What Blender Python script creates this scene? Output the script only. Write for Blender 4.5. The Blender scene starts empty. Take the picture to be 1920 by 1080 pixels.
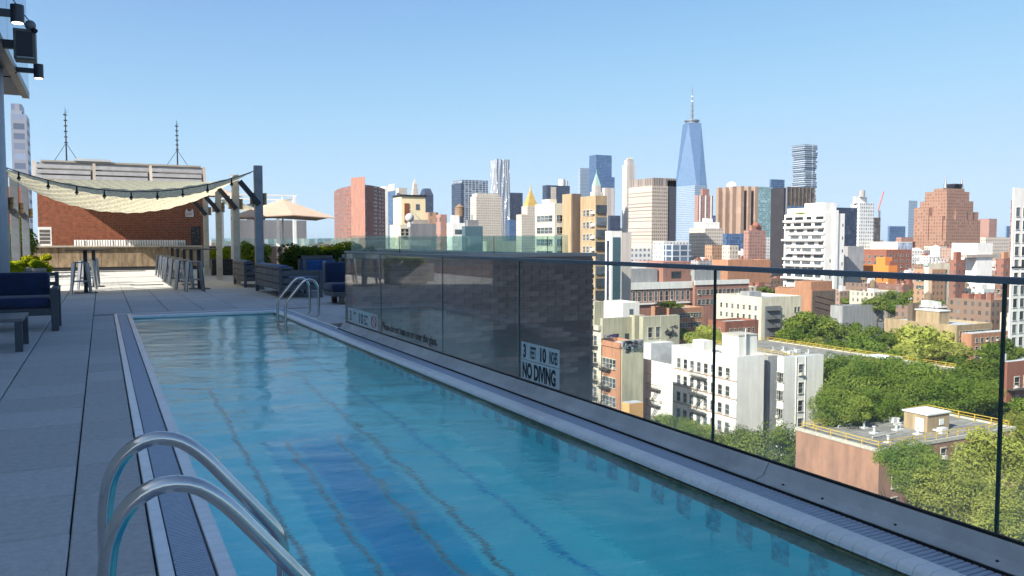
import bpy, math, random
import numpy as np
from math import sin, cos, tan, radians, pi, atan2, sqrt
from mathutils import Vector, Matrix
random.seed(7); np.random.seed(7)
S = bpy.context.scene
COL = S.collection

# ------------------------------------------------------------------ camera, sky, sun
H = 1.25
YAW, PITCH, FPX = radians(26.68), radians(3.27), 1530.0
cam = bpy.data.cameras.new('camera'); co = bpy.data.objects.new('camera', cam); COL.objects.link(co)
co.location = (0, 0, H); co.rotation_euler = (pi/2-PITCH, 0, -YAW)
cam.sensor_width = 36; cam.lens = 36*FPX/1920; cam.clip_start = .05; cam.clip_end = 60000
S.camera = co
SUN_EL = radians(36); SUN_TO = Vector((-cos(radians(20))*cos(SUN_EL), -sin(radians(20))*cos(SUN_EL), sin(SUN_EL)))
W = bpy.data.worlds.new('World'); S.world = W; W.use_nodes = True
nt = W.node_tree; nt.nodes.clear()
sky = nt.nodes.new('ShaderNodeTexSky'); sky.sky_type = 'NISHITA'; sky.sun_disc = False
sky.sun_elevation = SUN_EL; sky.sun_rotation = atan2(SUN_TO.x, SUN_TO.y); sky.altitude = 60
sky.air_density = .32; sky.dust_density = 1.0; sky.ozone_density = 4
bg = nt.nodes.new('ShaderNodeBackground'); bg.inputs['Strength'].default_value = .145
wo = nt.nodes.new('ShaderNodeOutputWorld')
# soft knee on the sky radiance so the bright band at the horizon keeps its pale blue
def vm(op, a, c):
    x = nt.nodes.new('ShaderNodeVectorMath'); x.operation = op
    for i, q in enumerate((a, c)):
        if q is None: continue
        if isinstance(q, tuple): x.inputs[i].default_value = q
        else: nt.links.new(q, x.inputs[i])
    return x.outputs[0]
KNEE = (1.16, 1.38, 1.62); PW = 1.0
ss_ = nt.nodes.new('ShaderNodeSeparateXYZ'); nt.links.new(sky.outputs[0], ss_.inputs[0]); cs_ = nt.nodes.new('ShaderNodeCombineXYZ')
for i_ in range(3):
    p_ = nt.nodes.new('ShaderNodeMath'); p_.operation = 'POWER'; p_.inputs[1].default_value = PW; nt.links.new(ss_.outputs[i_], p_.inputs[0]); nt.links.new(p_.outputs[0], cs_.inputs[i_])
tint_ = vm('MULTIPLY', cs_.outputs[0], (.80, .90, .86))
r_ = vm('DIVIDE', tint_, KNEE); r2_ = vm('MULTIPLY', r_, r_); r3_ = vm('ADD', vm('MULTIPLY', r2_, r2_), (1, 1, 1))
sx_ = nt.nodes.new('ShaderNodeSeparateXYZ'); nt.links.new(r3_, sx_.inputs[0]); cx_ = nt.nodes.new('ShaderNodeCombineXYZ')
for i_ in range(3):
    p_ = nt.nodes.new('ShaderNodeMath'); p_.operation = 'POWER'; p_.inputs[1].default_value = .2; nt.links.new(sx_.outputs[i_], p_.inputs[0]); nt.links.new(p_.outputs[0], cx_.inputs[i_])
nt.links.new(vm('DIVIDE', tint_, cx_.outputs[0]), bg.inputs[0]); nt.links.new(bg.outputs[0], wo.inputs[0])
sl = bpy.data.lights.new('sun', 'SUN'); sl.energy = 2.75; sl.angle = radians(.55); sl.color = (1, .93, .82)
so = bpy.data.objects.new('sun', sl); COL.objects.link(so)
so.rotation_euler = SUN_TO.to_track_quat('Z', 'Y').to_euler(); so.location = (-50, -20, 60)
S.view_settings.view_transform = 'Standard'; S.view_settings.look = 'None'
S.view_settings.exposure = 1.92; S.view_settings.gamma = 1; S.view_settings.use_curve_mapping = False
S.cycles.max_bounces = 20; S.cycles.transparent_max_bounces = 24; S.cycles.transmission_bounces = 16
S.cycles.glossy_bounces = 8; S.cycles.diffuse_bounces = 12; S.cycles.caustics_reflective = True
S.cycles.sample_clamp_indirect = 6

# ------------------------------------------------------------------ measuring helpers (photo direction -> place in the world)
_F = Vector((sin(YAW), cos(YAW), 0)); _R = Vector((cos(YAW), -sin(YAW), 0))
_fw = _F*cos(PITCH)-Vector((0, 0, sin(PITCH))); _up = _F*sin(PITCH)+Vector((0, 0, cos(PITCH)))
def ray(u, v): return _fw+_R*((u-960)/FPX)+_up*((540-v)/FPX)
def onz(u, v, z=0):
    r = ray(u, v); t = (z-H)/r.z; return Vector((r.x*t, r.y*t, z))
def at(u, v, d):
    r = ray(u, v); t = d/(r.x*_F.x+r.y*_F.y); return Vector((r.x*t, r.y*t, H+r.z*t))
def onx(u, v, X):
    r = ray(u, v); t = X/r.x; return Vector((X, r.y*t, H+r.z*t))
def ony(u, v, Y):
    r = ray(u, v); t = Y/r.y; return Vector((r.x*t, Y, H+r.z*t))
GZ = -45.0

# ------------------------------------------------------------------ materials
MATS = {}
def _new(name):
    m = bpy.data.materials.new(name); m.use_nodes = True
    n = m.node_tree; return m, n, n.nodes['Principled BSDF']
def N(n, t, **k):
    x = n.nodes.new(t)
    for a, b in k.items(): setattr(x, a, b)
    return x
def mth(n, op, a, b=None):
    x = N(n, 'ShaderNodeMath', operation=op)
    for i, v in enumerate((a, b)):
        if v is None: continue
        if isinstance(v, (int, float)): x.inputs[i].default_value = v
        else: n.links.new(v, x.inputs[i])
    return x.outputs[0]
def mat(name, col, rough=.7, metal=0., var=.15, scale=3., bump=0., bscale=30., spec=.5, sheen=0, col2=None, stretch=None, rnd=0.):
    """procedural surface: two-scale noise in the colour, fine bump, optional per-object shade"""
    if name in MATS: return MATS[name]
    m, n, b = _new(name)
    tc = N(n, 'ShaderNodeTexCoord'); src = tc.outputs['Object']
    if stretch:
        mp = N(n, 'ShaderNodeMapping'); mp.inputs['Scale'].default_value = stretch
        n.links.new(src, mp.inputs[0]); src = mp.outputs[0]
    geo = N(n, 'ShaderNodeNewGeometry')
    no = N(n, 'ShaderNodeTexNoise'); no.inputs['Scale'].default_value = scale; no.inputs['Detail'].default_value = 6; no.inputs['Roughness'].default_value = .65
    n.links.new(src, no.inputs['Vector'])
    mr = N(n, 'ShaderNodeMapRange'); mr.inputs[1].default_value = .3; mr.inputs[2].default_value = .7
    n.links.new(no.outputs[0], mr.inputs[0])
    mx = N(n, 'ShaderNodeMix', data_type='RGBA')
    c2 = col2 or tuple(c*(1-var*2) for c in col)
    c1 = tuple(min(1, c*(1+var)) for c in col) if not col2 else col
    mx.inputs[6].default_value = (*c2, 1); mx.inputs[7].default_value = (*c1, 1)
    n.links.new(mr.outputs[0], mx.inputs[0])
    out = mx.outputs[2]
    if rnd:
        oi = N(n, 'ShaderNodeObjectInfo'); hs = N(n, 'ShaderNodeHueSaturation')
        n.links.new(mth(n, 'ADD', mth(n, 'MULTIPLY', oi.outputs['Random'], rnd*2), 1-rnd), hs.inputs['Value'])
        n.links.new(out, hs.inputs['Color']); out = hs.outputs[0]
    n.links.new(out, b.inputs['Base Color'])
    b.inputs['Roughness'].default_value = rough; b.inputs['Metallic'].default_value = metal
    b.inputs['Specular IOR Level'].default_value = spec
    if sheen: b.inputs['Sheen Weight'].default_value = sheen
    if bump:
        nb = N(n, 'ShaderNodeTexNoise'); nb.inputs['Scale'].default_value = bscale; nb.inputs['Detail'].default_value = 4
        n.links.new(src, nb.inputs['Vector'])
        bp = N(n, 'ShaderNodeBump'); bp.inputs['Strength'].default_value = bump; bp.inputs['Distance'].default_value = .01
        n.links.new(nb.outputs[0], bp.inputs['Height']); n.links.new(bp.outputs[0], b.inputs['Normal'])
    MATS[name] = m; return m

def facade(name, wall, glass, pu, pv, fu, fv, rough=.25, wrough=.8, metal=0., lit=.25, var=.1, voff=0.):
    """far curtain wall: window grid in metres on both wall directions (u = x + y on axis-aligned walls)"""
    if name in MATS: return MATS[name]
    m, n, b = _new(name)
    tc = N(n, 'ShaderNodeTexCoord'); sp = N(n, 'ShaderNodeSeparateXYZ'); n.links.new(tc.outputs['Object'], sp.inputs[0])
    u = mth(n, 'DIVIDE', mth(n, 'ADD', mth(n, 'SUBTRACT', sp.outputs[0], sp.outputs[1]), 400.), pu)
    v = mth(n, 'DIVIDE', mth(n, 'ADD', sp.outputs[2], voff), pv)
    mu = mth(n, 'LESS_THAN', mth(n, 'ABSOLUTE', mth(n, 'SUBTRACT', mth(n, 'FRACT', u), .5)), fu/2)
    mv = mth(n, 'LESS_THAN', mth(n, 'ABSOLUTE', mth(n, 'SUBTRACT', mth(n, 'FRACT', v), .5)), fv/2)
    k = mth(n, 'MULTIPLY', mu, mv)
    cb = N(n, 'ShaderNodeCombineXYZ'); n.links.new(mth(n, 'FLOOR', u), cb.inputs[0]); n.links.new(mth(n, 'FLOOR', v), cb.inputs[1])
    wn = N(n, 'ShaderNodeTexWhiteNoise'); wn.noise_dimensions = '3D'; n.links.new(cb.outputs[0], wn.inputs[0])
    gl = N(n, 'ShaderNodeMix', data_type='RGBA'); gl.inputs[6].default_value = (*glass, 1)
    gl.inputs[7].default_value = (*[max(0, min(1, g*(1.25 if lit < 0 else 2.2)+max(lit, 0)*.25)) for g in glass], 1)
    n.links.new(mth(n, 'POWER', wn.outputs[0], 3.), gl.inputs[0])
    no = N(n, 'ShaderNodeTexNoise'); no.inputs['Scale'].default_value = .05; no.inputs['Detail'].default_value = 8
    n.links.new(tc.outputs['Object'], no.inputs['Vector'])
    wl = N(n, 'ShaderNodeMix', data_type='RGBA')
    wl.inputs[6].default_value = (*[c*(1-var*2) for c in wall], 1); wl.inputs[7].default_value = (*[min(1, c*(1+var)) for c in wall], 1)
    n.links.new(no.outputs[0], wl.inputs[0])
    mx = N(n, 'ShaderNodeMix', data_type='RGBA'); n.links.new(k, mx.inputs[0]); n.links.new(wl.outputs[2], mx.inputs[6]); n.links.new(gl.outputs[2], mx.inputs[7])
    n.links.new(mx.outputs[2], b.inputs['Base Color'])
    n.links.new(mth(n, 'ADD', mth(n, 'MULTIPLY', k, rough-wrough), wrough), b.inputs['Roughness'])
    b.inputs['Metallic'].default_value = metal
    bp = N(n, 'ShaderNodeBump'); bp.inputs['Strength'].default_value = .6; bp.inputs['Distance'].default_value = .3
    n.links.new(mth(n, 'SUBTRACT', 1., k), bp.inputs['Height']); n.links.new(bp.outputs[0], b.inputs['Normal'])
    MATS[name] = m; return m

def glassmat(name, tint, refl=1.45, dust=.05, dustcol=(.6, .62, .58), grad=None):
    if name in MATS: return MATS[name]
    m = bpy.data.materials.new(name); m.use_nodes = True; n = m.node_tree; n.nodes.clear()
    o = N(n, 'ShaderNodeOutputMaterial'); tr = N(n, 'ShaderNodeBsdfTransparent'); tr.inputs[0].default_value = (*tint, 1)
    gl = N(n, 'ShaderNodeBsdfGlossy'); gl.inputs['Roughness'].default_value = .01
    lw = N(n, 'ShaderNodeLayerWeight'); lw.inputs[0].default_value = .5
    fz = mth(n, 'ADD', mth(n, 'MULTIPLY', mth(n, 'POWER', lw.outputs['Facing'], 5.), .9), (refl-1)**2/(refl+1)**2)
    a = N(n, 'ShaderNodeMixShader'); n.links.new(fz, a.inputs[0]); n.links.new(tr.outputs[0], a.inputs[1]); n.links.new(gl.outputs[0], a.inputs[2])
    df = N(n, 'ShaderNodeBsdfDiffuse'); df.inputs[0].default_value = (*dustcol, 1)
    c = N(n, 'ShaderNodeMixShader')
    tc = N(n, 'ShaderNodeTexCoord'); no = N(n, 'ShaderNodeTexNoise'); no.inputs['Scale'].default_value = 2.5; no.inputs['Detail'].default_value = 9; no.inputs['Roughness'].default_value = .7
    n.links.new(tc.outputs['Object'], no.inputs['Vector'])
    f = mth(n, 'MULTIPLY', mth(n, 'POWER', no.outputs[0], 2.), dust*4)
    if grad:   # splash residue that thins out upward from the foot of the panel
        sp = N(n, 'ShaderNodeSeparateXYZ'); n.links.new(tc.outputs['Object'], sp.inputs[0])
        g = N(n, 'ShaderNodeMapRange'); g.inputs[1].default_value = grad[0]; g.inputs[2].default_value = grad[1]; g.inputs[3].default_value = grad[2]; g.inputs[4].default_value = .3
        n.links.new(sp.outputs[2], g.inputs[0]); f = mth(n, 'MULTIPLY', f, g.outputs[0])
    n.links.new(f, c.inputs[0]); n.links.new(a.outputs[0], c.inputs[1]); n.links.new(df.outputs[0], c.inputs[2])
    n.links.new(c.outputs[0], o.inputs[0]); MATS[name] = m; return m

def leafmat(name, c1, c2, trans=.35):
    if name in MATS: return MATS[name]
    m = bpy.data.materials.new(name); m.use_nodes = True; n = m.node_tree; n.nodes.clear()
    o = N(n, 'ShaderNodeOutputMaterial'); tc = N(n, 'ShaderNodeTexCoord'); oi = N(n, 'ShaderNodeObjectInfo')
    no = N(n, 'ShaderNodeTexNoise'); no.inputs['Scale'].default_value = .9; no.inputs['Detail'].default_value = 5
    n.links.new(tc.outputs['Object'], no.inputs['Vector'])
    mr = N(n, 'ShaderNodeMapRange'); mr.inputs[1].default_value = .35; mr.inputs[2].default_value = .65; n.links.new(no.outputs[0], mr.inputs[0])
    mx = N(n, 'ShaderNodeMix', data_type='RGBA'); mx.inputs[6].default_value = (*c1, 1); mx.inputs[7].default_value = (*c2, 1)
    n.links.new(mr.outputs[0], mx.inputs[0])
    hs = N(n, 'ShaderNodeHueSaturation'); n.links.new(mth(n, 'ADD', mth(n, 'MULTIPLY', oi.outputs['Random'], .5), .75), hs.inputs['Value'])
    n.links.new(mx.outputs[2], hs.inputs['Color'])
    d = N(n, 'ShaderNodeBsdfDiffuse'); t = N(n, 'ShaderNodeBsdfTranslucent'); s = N(n, 'ShaderNodeMixShader'); s.inputs[0].default_value = trans
    n.links.new(hs.outputs[0], d.inputs[0]); n.links.new(hs.outputs[0], t.inputs[0])
    n.links.new(d.outputs[0], s.inputs[1]); n.links.new(t.outputs[0], s.inputs[2]); n.links.new(s.outputs[0], o.inputs[0])
    MATS[name] = m; return m

# ------------------------------------------------------------------ mesh builder
class MB:
    def __init__(s): s.v = []; s.f = []; s.m = []; s.sm = False
    def quad(s, a, b, c, d, mi=0):
        i = len(s.v); s.v += [tuple(a), tuple(b), tuple(c), tuple(d)]; s.f.append((i, i+1, i+2, i+3)); s.m.append(mi)
    def box(s, x0, y0, z0, x1, y1, z1, mi=0, top=None):
        if x0 > x1: x0, x1 = x1, x0
        if y0 > y1: y0, y1 = y1, y0
        if z0 > z1: z0, z1 = z1, z0
        i = len(s.v)
        s.v += [(x0, y0, z0), (x1, y0, z0), (x1, y1, z0), (x0, y1, z0), (x0, y0, z1), (x1, y0, z1), (x1, y1, z1), (x0, y1, z1)]
        s.f += [(i, i+3, i+2, i+1), (i+4, i+5, i+6, i+7), (i, i+1, i+5, i+4), (i+1, i+2, i+6, i+5), (i+2, i+3, i+7, i+6), (i+3, i, i+4, i+7)]
        s.m += [mi, mi if top is None else top, mi, mi, mi, mi]
        return s
    def cbox(s, x0, y0, z0, x1, y1, z1, c=.004, mi=0):
        """box with chamfered top edges"""
        i = len(s.v)
        s.v += [(x0, y0, z0), (x1, y0, z0), (x1, y1, z0), (x0, y1, z0), (x0, y0, z1-c), (x1, y0, z1-c), (x1, y1, z1-c), (x0, y1, z1-c),
                (x0+c, y0+c, z1), (x1-c, y0+c, z1), (x1-c, y1-c, z1), (x0+c, y1-c, z1)]
        for k in range(4):
            j = (k+1) % 4
            s.f += [(i+k, i+j, i+4+j, i+4+k), (i+4+k, i+4+j, i+8+j, i+8+k)]; s.m += [mi, mi]
        s.f.append((i+8, i+9, i+10, i+11)); s.m.append(mi); return s
    def bar(s, a, b, w, h=None, mi=0, w2=None, upv=(0, 0, 1)):
        """square bar from a to b, width w, depth h, tapering to w2"""
        a = Vector(a); b = Vector(b); d = (b-a).normalized(); h = h or w
        x = d.cross(Vector(upv))
        if x.length < 1e-3: x = d.cross(Vector((1, 0, 0)))
        x.normalize(); y = x.cross(d).normalized(); i = len(s.v); k2 = (w2/w) if w2 else 1
        for p, k in ((a, 1), (b, k2)):
            for sx, sy in ((-1, -1), (1, -1), (1, 1), (-1, 1)): s.v.append(tuple(p+x*sx*w/2*k+y*sy*h/2*k))
        s.f += [(i, i+1, i+2, i+3), (i+7, i+6, i+5, i+4)]; s.m += [mi, mi]
        for k in range(4):
            j = (k+1) % 4; s.f.append((i+k, i+4+k, i+4+j, i+j)); s.m.append(mi)
        return s
    def tube(s, pts, r, seg=10, mi=0, cap=True):
        pts = [Vector(p) for p in pts]; n = len(pts); i0 = len(s.v); prev = None
        rr = r if isinstance(r, (list, tuple)) else [r]*n
        for k, p in enumerate(pts):
            t = (pts[min(k+1, n-1)]-pts[max(k-1, 0)]).normalized()
            if prev is None:
                x = t.cross(Vector((0, 0, 1)))
                if x.length < 1e-3: x = t.cross(Vector((0, 1, 0)))
            else: x = prev-t*prev.dot(t)
            x.normalize(); prev = x; y = t.cross(x)
            for q in range(seg):
                a = 2*pi*q/seg; s.v.append(tuple(p+x*cos(a)*rr[k]+y*sin(a)*rr[k]))
        for k in range(n-1):
            for q in range(seg):
                q2 = (q+1) % seg
                s.f.append((i0+k*seg+q, i0+k*seg+q2, i0+(k+1)*seg+q2, i0+(k+1)*seg+q)); s.m.append(mi)
        if cap:
            s.f.append(tuple(i0+q for q in reversed(range(seg)))); s.m.append(mi)
            s.f.append(tuple(i0+(n-1)*seg+q for q in range(seg))); s.m.append(mi)
        return s
    def cyl(s, x, y, z0, z1, r, seg=16, mi=0, r2=None): return s.tube([(x, y, z0), (x, y, z1)], [r, r if r2 is None else r2], seg, mi)
    def prism(s, poly, z0, z1, mi=0, top=None, scale=1.0, c=None):
        n = len(poly); i = len(s.v); c = c or (sum(p[0] for p in poly)/n, sum(p[1] for p in poly)/n)
        s.v += [(p[0], p[1], z0) for p in poly]+[(c[0]+(p[0]-c[0])*scale, c[1]+(p[1]-c[1])*scale, z1) for p in poly]
        for k in range(n):
            j = (k+1) % n; s.f.append((i+k, i+j, i+n+j, i+n+k)); s.m.append(mi)
        s.f.append(tuple(i+n+k for k in range(n))); s.m.append(mi if top is None else top)
        s.f.append(tuple(i+k for k in reversed(range(n)))); s.m.append(mi); return s
    def sphere(s, c, r, seg=12, rings=8, mi=0, sz=1.):
        i = len(s.v)
        for a in range(rings+1):
            th = pi*a/rings
            for q in range(seg): s.v.append((c[0]+r*sin(th)*cos(2*pi*q/seg), c[1]+r*sin(th)*sin(2*pi*q/seg), c[2]+r*cos(th)*sz))
        for a in range(rings):
            for q in range(seg):
                q2 = (q+1) % seg; s.f.append((i+a*seg+q, i+(a+1)*seg+q, i+(a+1)*seg+q2, i+a*seg+q2)); s.m.append(mi)
        return s
    def mesh(s, name, mats, smooth=False):
        me = bpy.data.meshes.new(name); me.from_pydata(s.v, [], s.f)
        for m in (mats if isinstance(mats, (list, tuple)) else [mats]): me.materials.append(m)
        me.polygons.foreach_set('material_index', s.m)
        if smooth or s.sm: me.polygons.foreach_set('use_smooth', [True]*len(s.f))
        me.update(); return me
    def build(s, name, mats, parent=None, loc=(0, 0, 0), smooth=False, **tags):
        return link(name, s.mesh(name, mats, smooth), parent, loc, **tags)
def link(name, me, parent=None, loc=(0, 0, 0), rz=0, **tags):
    o = bpy.data.objects.new(name, me); COL.objects.link(o); o.location = loc
    if rz: o.rotation_euler.z = rz
    if parent is not None: o.parent = parent
    for k, v in tags.items(): o[k] = v
    return o
def thing(name, label, cat, loc=(0, 0, 0), rz=0, group=None):
    o = link(name, None, None, loc, rz); o['label'] = label; o['category'] = cat
    if group: o['group'] = group
    return o
def bevel(o, w, seg=2):
    b = o.modifiers.new('bevel', 'BEVEL'); b.width = w; b.segments = seg; b.limit_method = 'ANGLE'; return o
def dup(root, loc, rz=0, label=None, group=None):
    c = root.copy(); COL.objects.link(c); c.location = loc; c.rotation_euler.z = rz
    if label: c['label'] = label
    if group: c['group'] = group
    for ch in root.children:
        k = ch.copy(); COL.objects.link(k); k.parent = c
        for g in ch.children:
            q = g.copy(); COL.objects.link(q); q.parent = k
    return c

# base materials
m_paver = mat('paver_stone', (.49, .485, .475), .78, var=.09, scale=26, bump=.5, bscale=140, rnd=.08)
m_sub = mat('dark_subfloor', (.012, .013, .015), .9)
m_coping = mat('white_coping', (.78, .79, .80), .32, var=.06, scale=9, bump=.12, bscale=60, rnd=.05)
m_grate = mat('grate_plastic', (.36, .43, .54), .45, var=.06, scale=20)
m_black = mat('black_gap', (.012, .013, .016), .8)
m_curb = mat('curb_metal', (.46, .49, .5), .5, var=.15, scale=2.5, bump=.15, bscale=25, spec=.4)
m_rail = mat('rail_metal', (.19, .21, .235), .4, metal=.4, var=.08)
m_steel = mat('brushed_steel', (.66, .63, .59), .14, metal=1., var=.05, scale=12, stretch=(1, 1, 1))
m_stoolsteel = mat('galvanised_steel', (.30, .31, .33), .36, metal=.9, var=.12, scale=6)
m_gunmetal = mat('post_metal', (.23, .25, .28), .45, metal=.5, var=.12, scale=4)
m_darkmetal = mat('dark_metal', (.03, .033, .04), .45, metal=.3)
m_blue = mat('navy_cushion', (.006, .02, .075), .85, var=.2, scale=5, bump=1., bscale=7, sheen=.2)
m_blue2 = mat('blue_cushion', (.012, .07, .22), .85, var=.2, scale=5, bump=1., bscale=7, sheen=.2)
m_tblwood = mat('grey_wood', (.12, .125, .135), .7, var=.2, scale=3, stretch=(1, 12, 12), bump=.3, bscale=40)
m_brownwood = mat('weathered_wood', (.17, .13, .1), .75, var=.22, scale=2.2, stretch=(2, 2, 12), bump=.3, bscale=40, rnd=.12)
m_brick = mat('red_brick', (.30, .085, .045), .85, var=.2, scale=9, bump=.4, bscale=120, rnd=.25)
m_brickdark = mat('dark_brick', (.235, .165, .14), .8, var=.2, scale=9, bump=.4, bscale=120, rnd=.25)
m_mortar = mat('mortar', (.33, .30, .27), .9, var=.1, scale=20)
m_mortar2 = mat('mortar_dark', (.30, .29, .29), .9, var=.1, scale=20)
m_white = mat('white_paint', (.72, .73, .73), .5, var=.05)
m_signwhite = mat('sign_white', (.62, .68, .68), .45, var=.04)
m_ink = mat('black_ink', (.012, .013, .015), .5)
m_red = mat('red_ink', (.55, .03, .02), .5)
m_conc = mat('pale_concrete', (.36, .35, .33), .75, var=.12, scale=1.5, bump=.2)
m_fence = glassmat('fence_glass', (.94, .965, .955), 1.4, .085, grad=(.0, .5, 2.2))
m_fence_edge = mat('glass_edge', (.02, .05, .045), .15, var=.05)
m_edge_lt = mat('glass_edge_pale', (.55, .62, .6), .2, var=.05)
m_teal = glassmat('parapet_glass', (.84, .93, .905), 1.5, .09, (.45, .6, .57))
m_awn = mat('taupe_canvas', (.50, .36, .27), .9, var=.06)
m_roof_w = mat('roof_silver', (.55, .56, .57), .7, var=.2, scale=.25)
m_roof_t = mat('roof_tan', (.40, .35, .30), .85, var=.2, scale=.3)
m_roof_g = mat('roof_grey', (.20, .20, .20), .9, var=.25, scale=.25, stretch=(1, 5, 1))
m_yel = mat('yellow_rail_paint', (.62, .42, .06), .5)
m_pane = mat('window_pane', (.075, .09, .105), .12, var=.3, scale=.6, spec=.8, rnd=.7)
m_pane2 = mat('window_pane_pale', (.18, .22, .25), .15, var=.4, scale=.5, spec=.8)
m_frame = mat('window_frame', (.55, .52, .46), .6)
m_stone = mat('stone_trim', (.5, .47, .4), .75)
m_iron = mat('fire_escape_iron', (.07, .065, .06), .7)

# ------------------------------------------------------------------ ground and hotel mass
b = MB(); b.box(-9000, -3000, GZ-1, 16000, 16000, GZ)
b.build('ground', mat('asphalt', (.075, .075, .077), .9, var=.3, scale=.02, bump=.2, bscale=2), kind='structure')
PY0, PY1 = -2.6, 15.1          # water, near and far end
PX0, PX1 = .42, 2.75
b = MB()
b.box(-14, -6, GZ, 3.14, 11.6, -1.6); b.box(-14, 11.6, GZ, 7.3, 41.5, -1.6)
b.box(-14, -6, -1.6, .1, 41.5, -.06); b.box(2.95, -6, -1.6, 3.14, 11.6, -.06); b.box(.1, 15.7, -1.6, 7.3, 41.5, -.06)
b.box(3.05, 11.6, -1.6, 7.3, 15.7, -.06); b.box(.1, -6, -1.6, 2.95, -2.9, -.06)
hotel = b.build('hotel_block', mat('hotel_brick', (.14, .09, .075), .85, var=.2, scale=1.2), label='dark brick body of the hotel carrying the pool terrace', category='building')

# deck pavers: 300 nearest as parts, rest joined
deck = MB().box(-6, -5.9, -.058, .1, 41.4, -.05).build('deck', m_sub, kind='structure')
def paver_cells():
    xs = [-5.55+.6*k for k in range(22)]; y0 = 3.92-.6*15
    cells = []
    for xi, x in enumerate(xs):
        for k in range(75):
            y = y0+.6*k
            if y+.6 > 41.2 or x+.6 > 7.45: continue
            a0, a1, c0, c1 = x, x+.6, y, y+.6
            if y < 15.62:          # beside the pool
                if c1 > 15.62 and a1 > .155 and a0 < 3.06: c0 = 15.62
                elif a0 < .155 < a1: a1 = .155
                elif a0 >= .155 and a1 <= 3.07: continue
                elif a0 < 3.07 < a1:
                    if y < 11.99: continue
                    a0 = 3.07
            if a0 > 3.0 and y < 11.99: continue
            if a1-a0 < .03 or c1-c0 < .03: continue
            cells.append((a0, a1, c0, c1))
    return cells
cells = paver_cells()
def seen_score(c):
    x, y = (c[0]+c[1])/2, (c[2]+c[3])/2
    d = x*_F.x+y*_F.y
    if d < .8: return 1e9
    u = 960+FPX*(x*_R.x+y*_R.y)/d; v = 452+FPX*H/d
    return d if (-60 < u < 1980 and v < 1200) else 1e8+d
cells.sort(key=seen_score)
full = MB().cbox(.006, .007, -.05, .594, .593, 0, .008).mesh('paver', m_paver)
st = MB()
for i, (a0, a1, c0, c1) in enumerate(cells):
    dz = random.uniform(-.0015, .0015)
    if i < 290:
        if a1-a0 > .59 and c1-c0 > .59: link('paver', full, deck, (a0, c0, dz))
        else: MB().cbox(.003, .003, -.05, a1-a0-.003, c1-c0-.003, 0, .005).build('paver', m_paver, deck, (a0, c0, dz))
    else: st.cbox(a0+.003, c0+.003, -.05, a1-.003, c1-.003, dz, .005)
st.build('distant_paving', m_paver, deck, kind='stuff')

# ------------------------------------------------------------------ swimming pool
FLZ = -1.02
m_pool = mat('pool_plaster', (.17, .97, 1.0), .5, var=.05, scale=1.2, bump=.1)
m_well = mat('pool_deep_blue', (.02, .72, .88), .55, var=.1, scale=2)
m_well2 = mat('pool_royal_blue', (.01, .50, .78), .55, var=.1, scale=2)
m_tan = mat('pool_tan_mosaic', (.24, .42, .38), .6, var=.15, scale=14)
m_band = mat('waterline_mosaic', (.24, .20, .10), .35, var=.3, scale=22)
m_band2 = mat('waterline_blue_mosaic', (.13, .72, .84), .35, var=.3, scale=22)
b = MB()
b.box(PX0-.1, PY0-.1, FLZ-.1, PX1+.1, PY1+.1, FLZ)
b.box(PX0-.25, PY0-.1, FLZ, PX0, PY1+.1, -.16); b.box(PX1, PY0-.1, FLZ, PX1+.2, PY1+.1, -.16)
b.box(PX0, PY1, FLZ, PX1, PY1+.2, -.16); b.box(PX0, PY0-.2, FLZ, PX1, PY0, -.16)
pool = b.build('swimming_pool', m_pool, kind='structure', label='long narrow lap pool with pale turquoise basin', category='pool')
b = MB()
for x0, x1, y0, y1 in ((PX0-.03, PX0, PY0, PY1), (PX1, PX1+.03, PY0, PY1), (PX0, PX1, PY1, PY1+.03)): b.box(x0, y0, -.16, x1, y1, -.035)
b.build('waterline_band', m_band, pool)
b = MB()
y = PY0+.1; k = 0
while y < PY1-.2:
    if k % 2: b.box(PX1-.004, y, -.36, PX1+.01, y+.11, -.16)
    y += .115; k += 1
b.build('blue_tile_row', m_band2, pool, kind='stuff')
# floor marks
b = MB(); z = FLZ+.004
b.box(.985, PY0+.1, FLZ, 1.018, 9.4, z+.0); b.build('lane_line', m_tan, pool)
MB().box(2.03, PY0+.1, FLZ, 2.065, 9.6, z).build('lane_line', m_tan, pool)
MB().box(2.42, PY0+.1, FLZ, 2.45, 12.6, z).build('lane_line', m_well2, pool)
# blue bench / jet well in the floor
b = MB(); b.box(1.18, PY0+.1, FLZ, 1.96, 7.2, FLZ+.006); b.build('blue_floor_panel', m_well, pool)
b = MB(); b.box(1.42, PY0+.1, FLZ+.006, 1.74, 6.8, FLZ+.011); b.build('royal_blue_strip', m_well2, pool)
MB().box(1.34, PY0+.1, FLZ+.006, 1.37, 6.95, FLZ+.012).build('mosaic_stripe', m_tan, pool)
MB().box(1.765, PY0+.1, FLZ+.006, 1.80, 6.95, FLZ+.012).build('mosaic_stripe', m_tan, pool)

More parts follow.
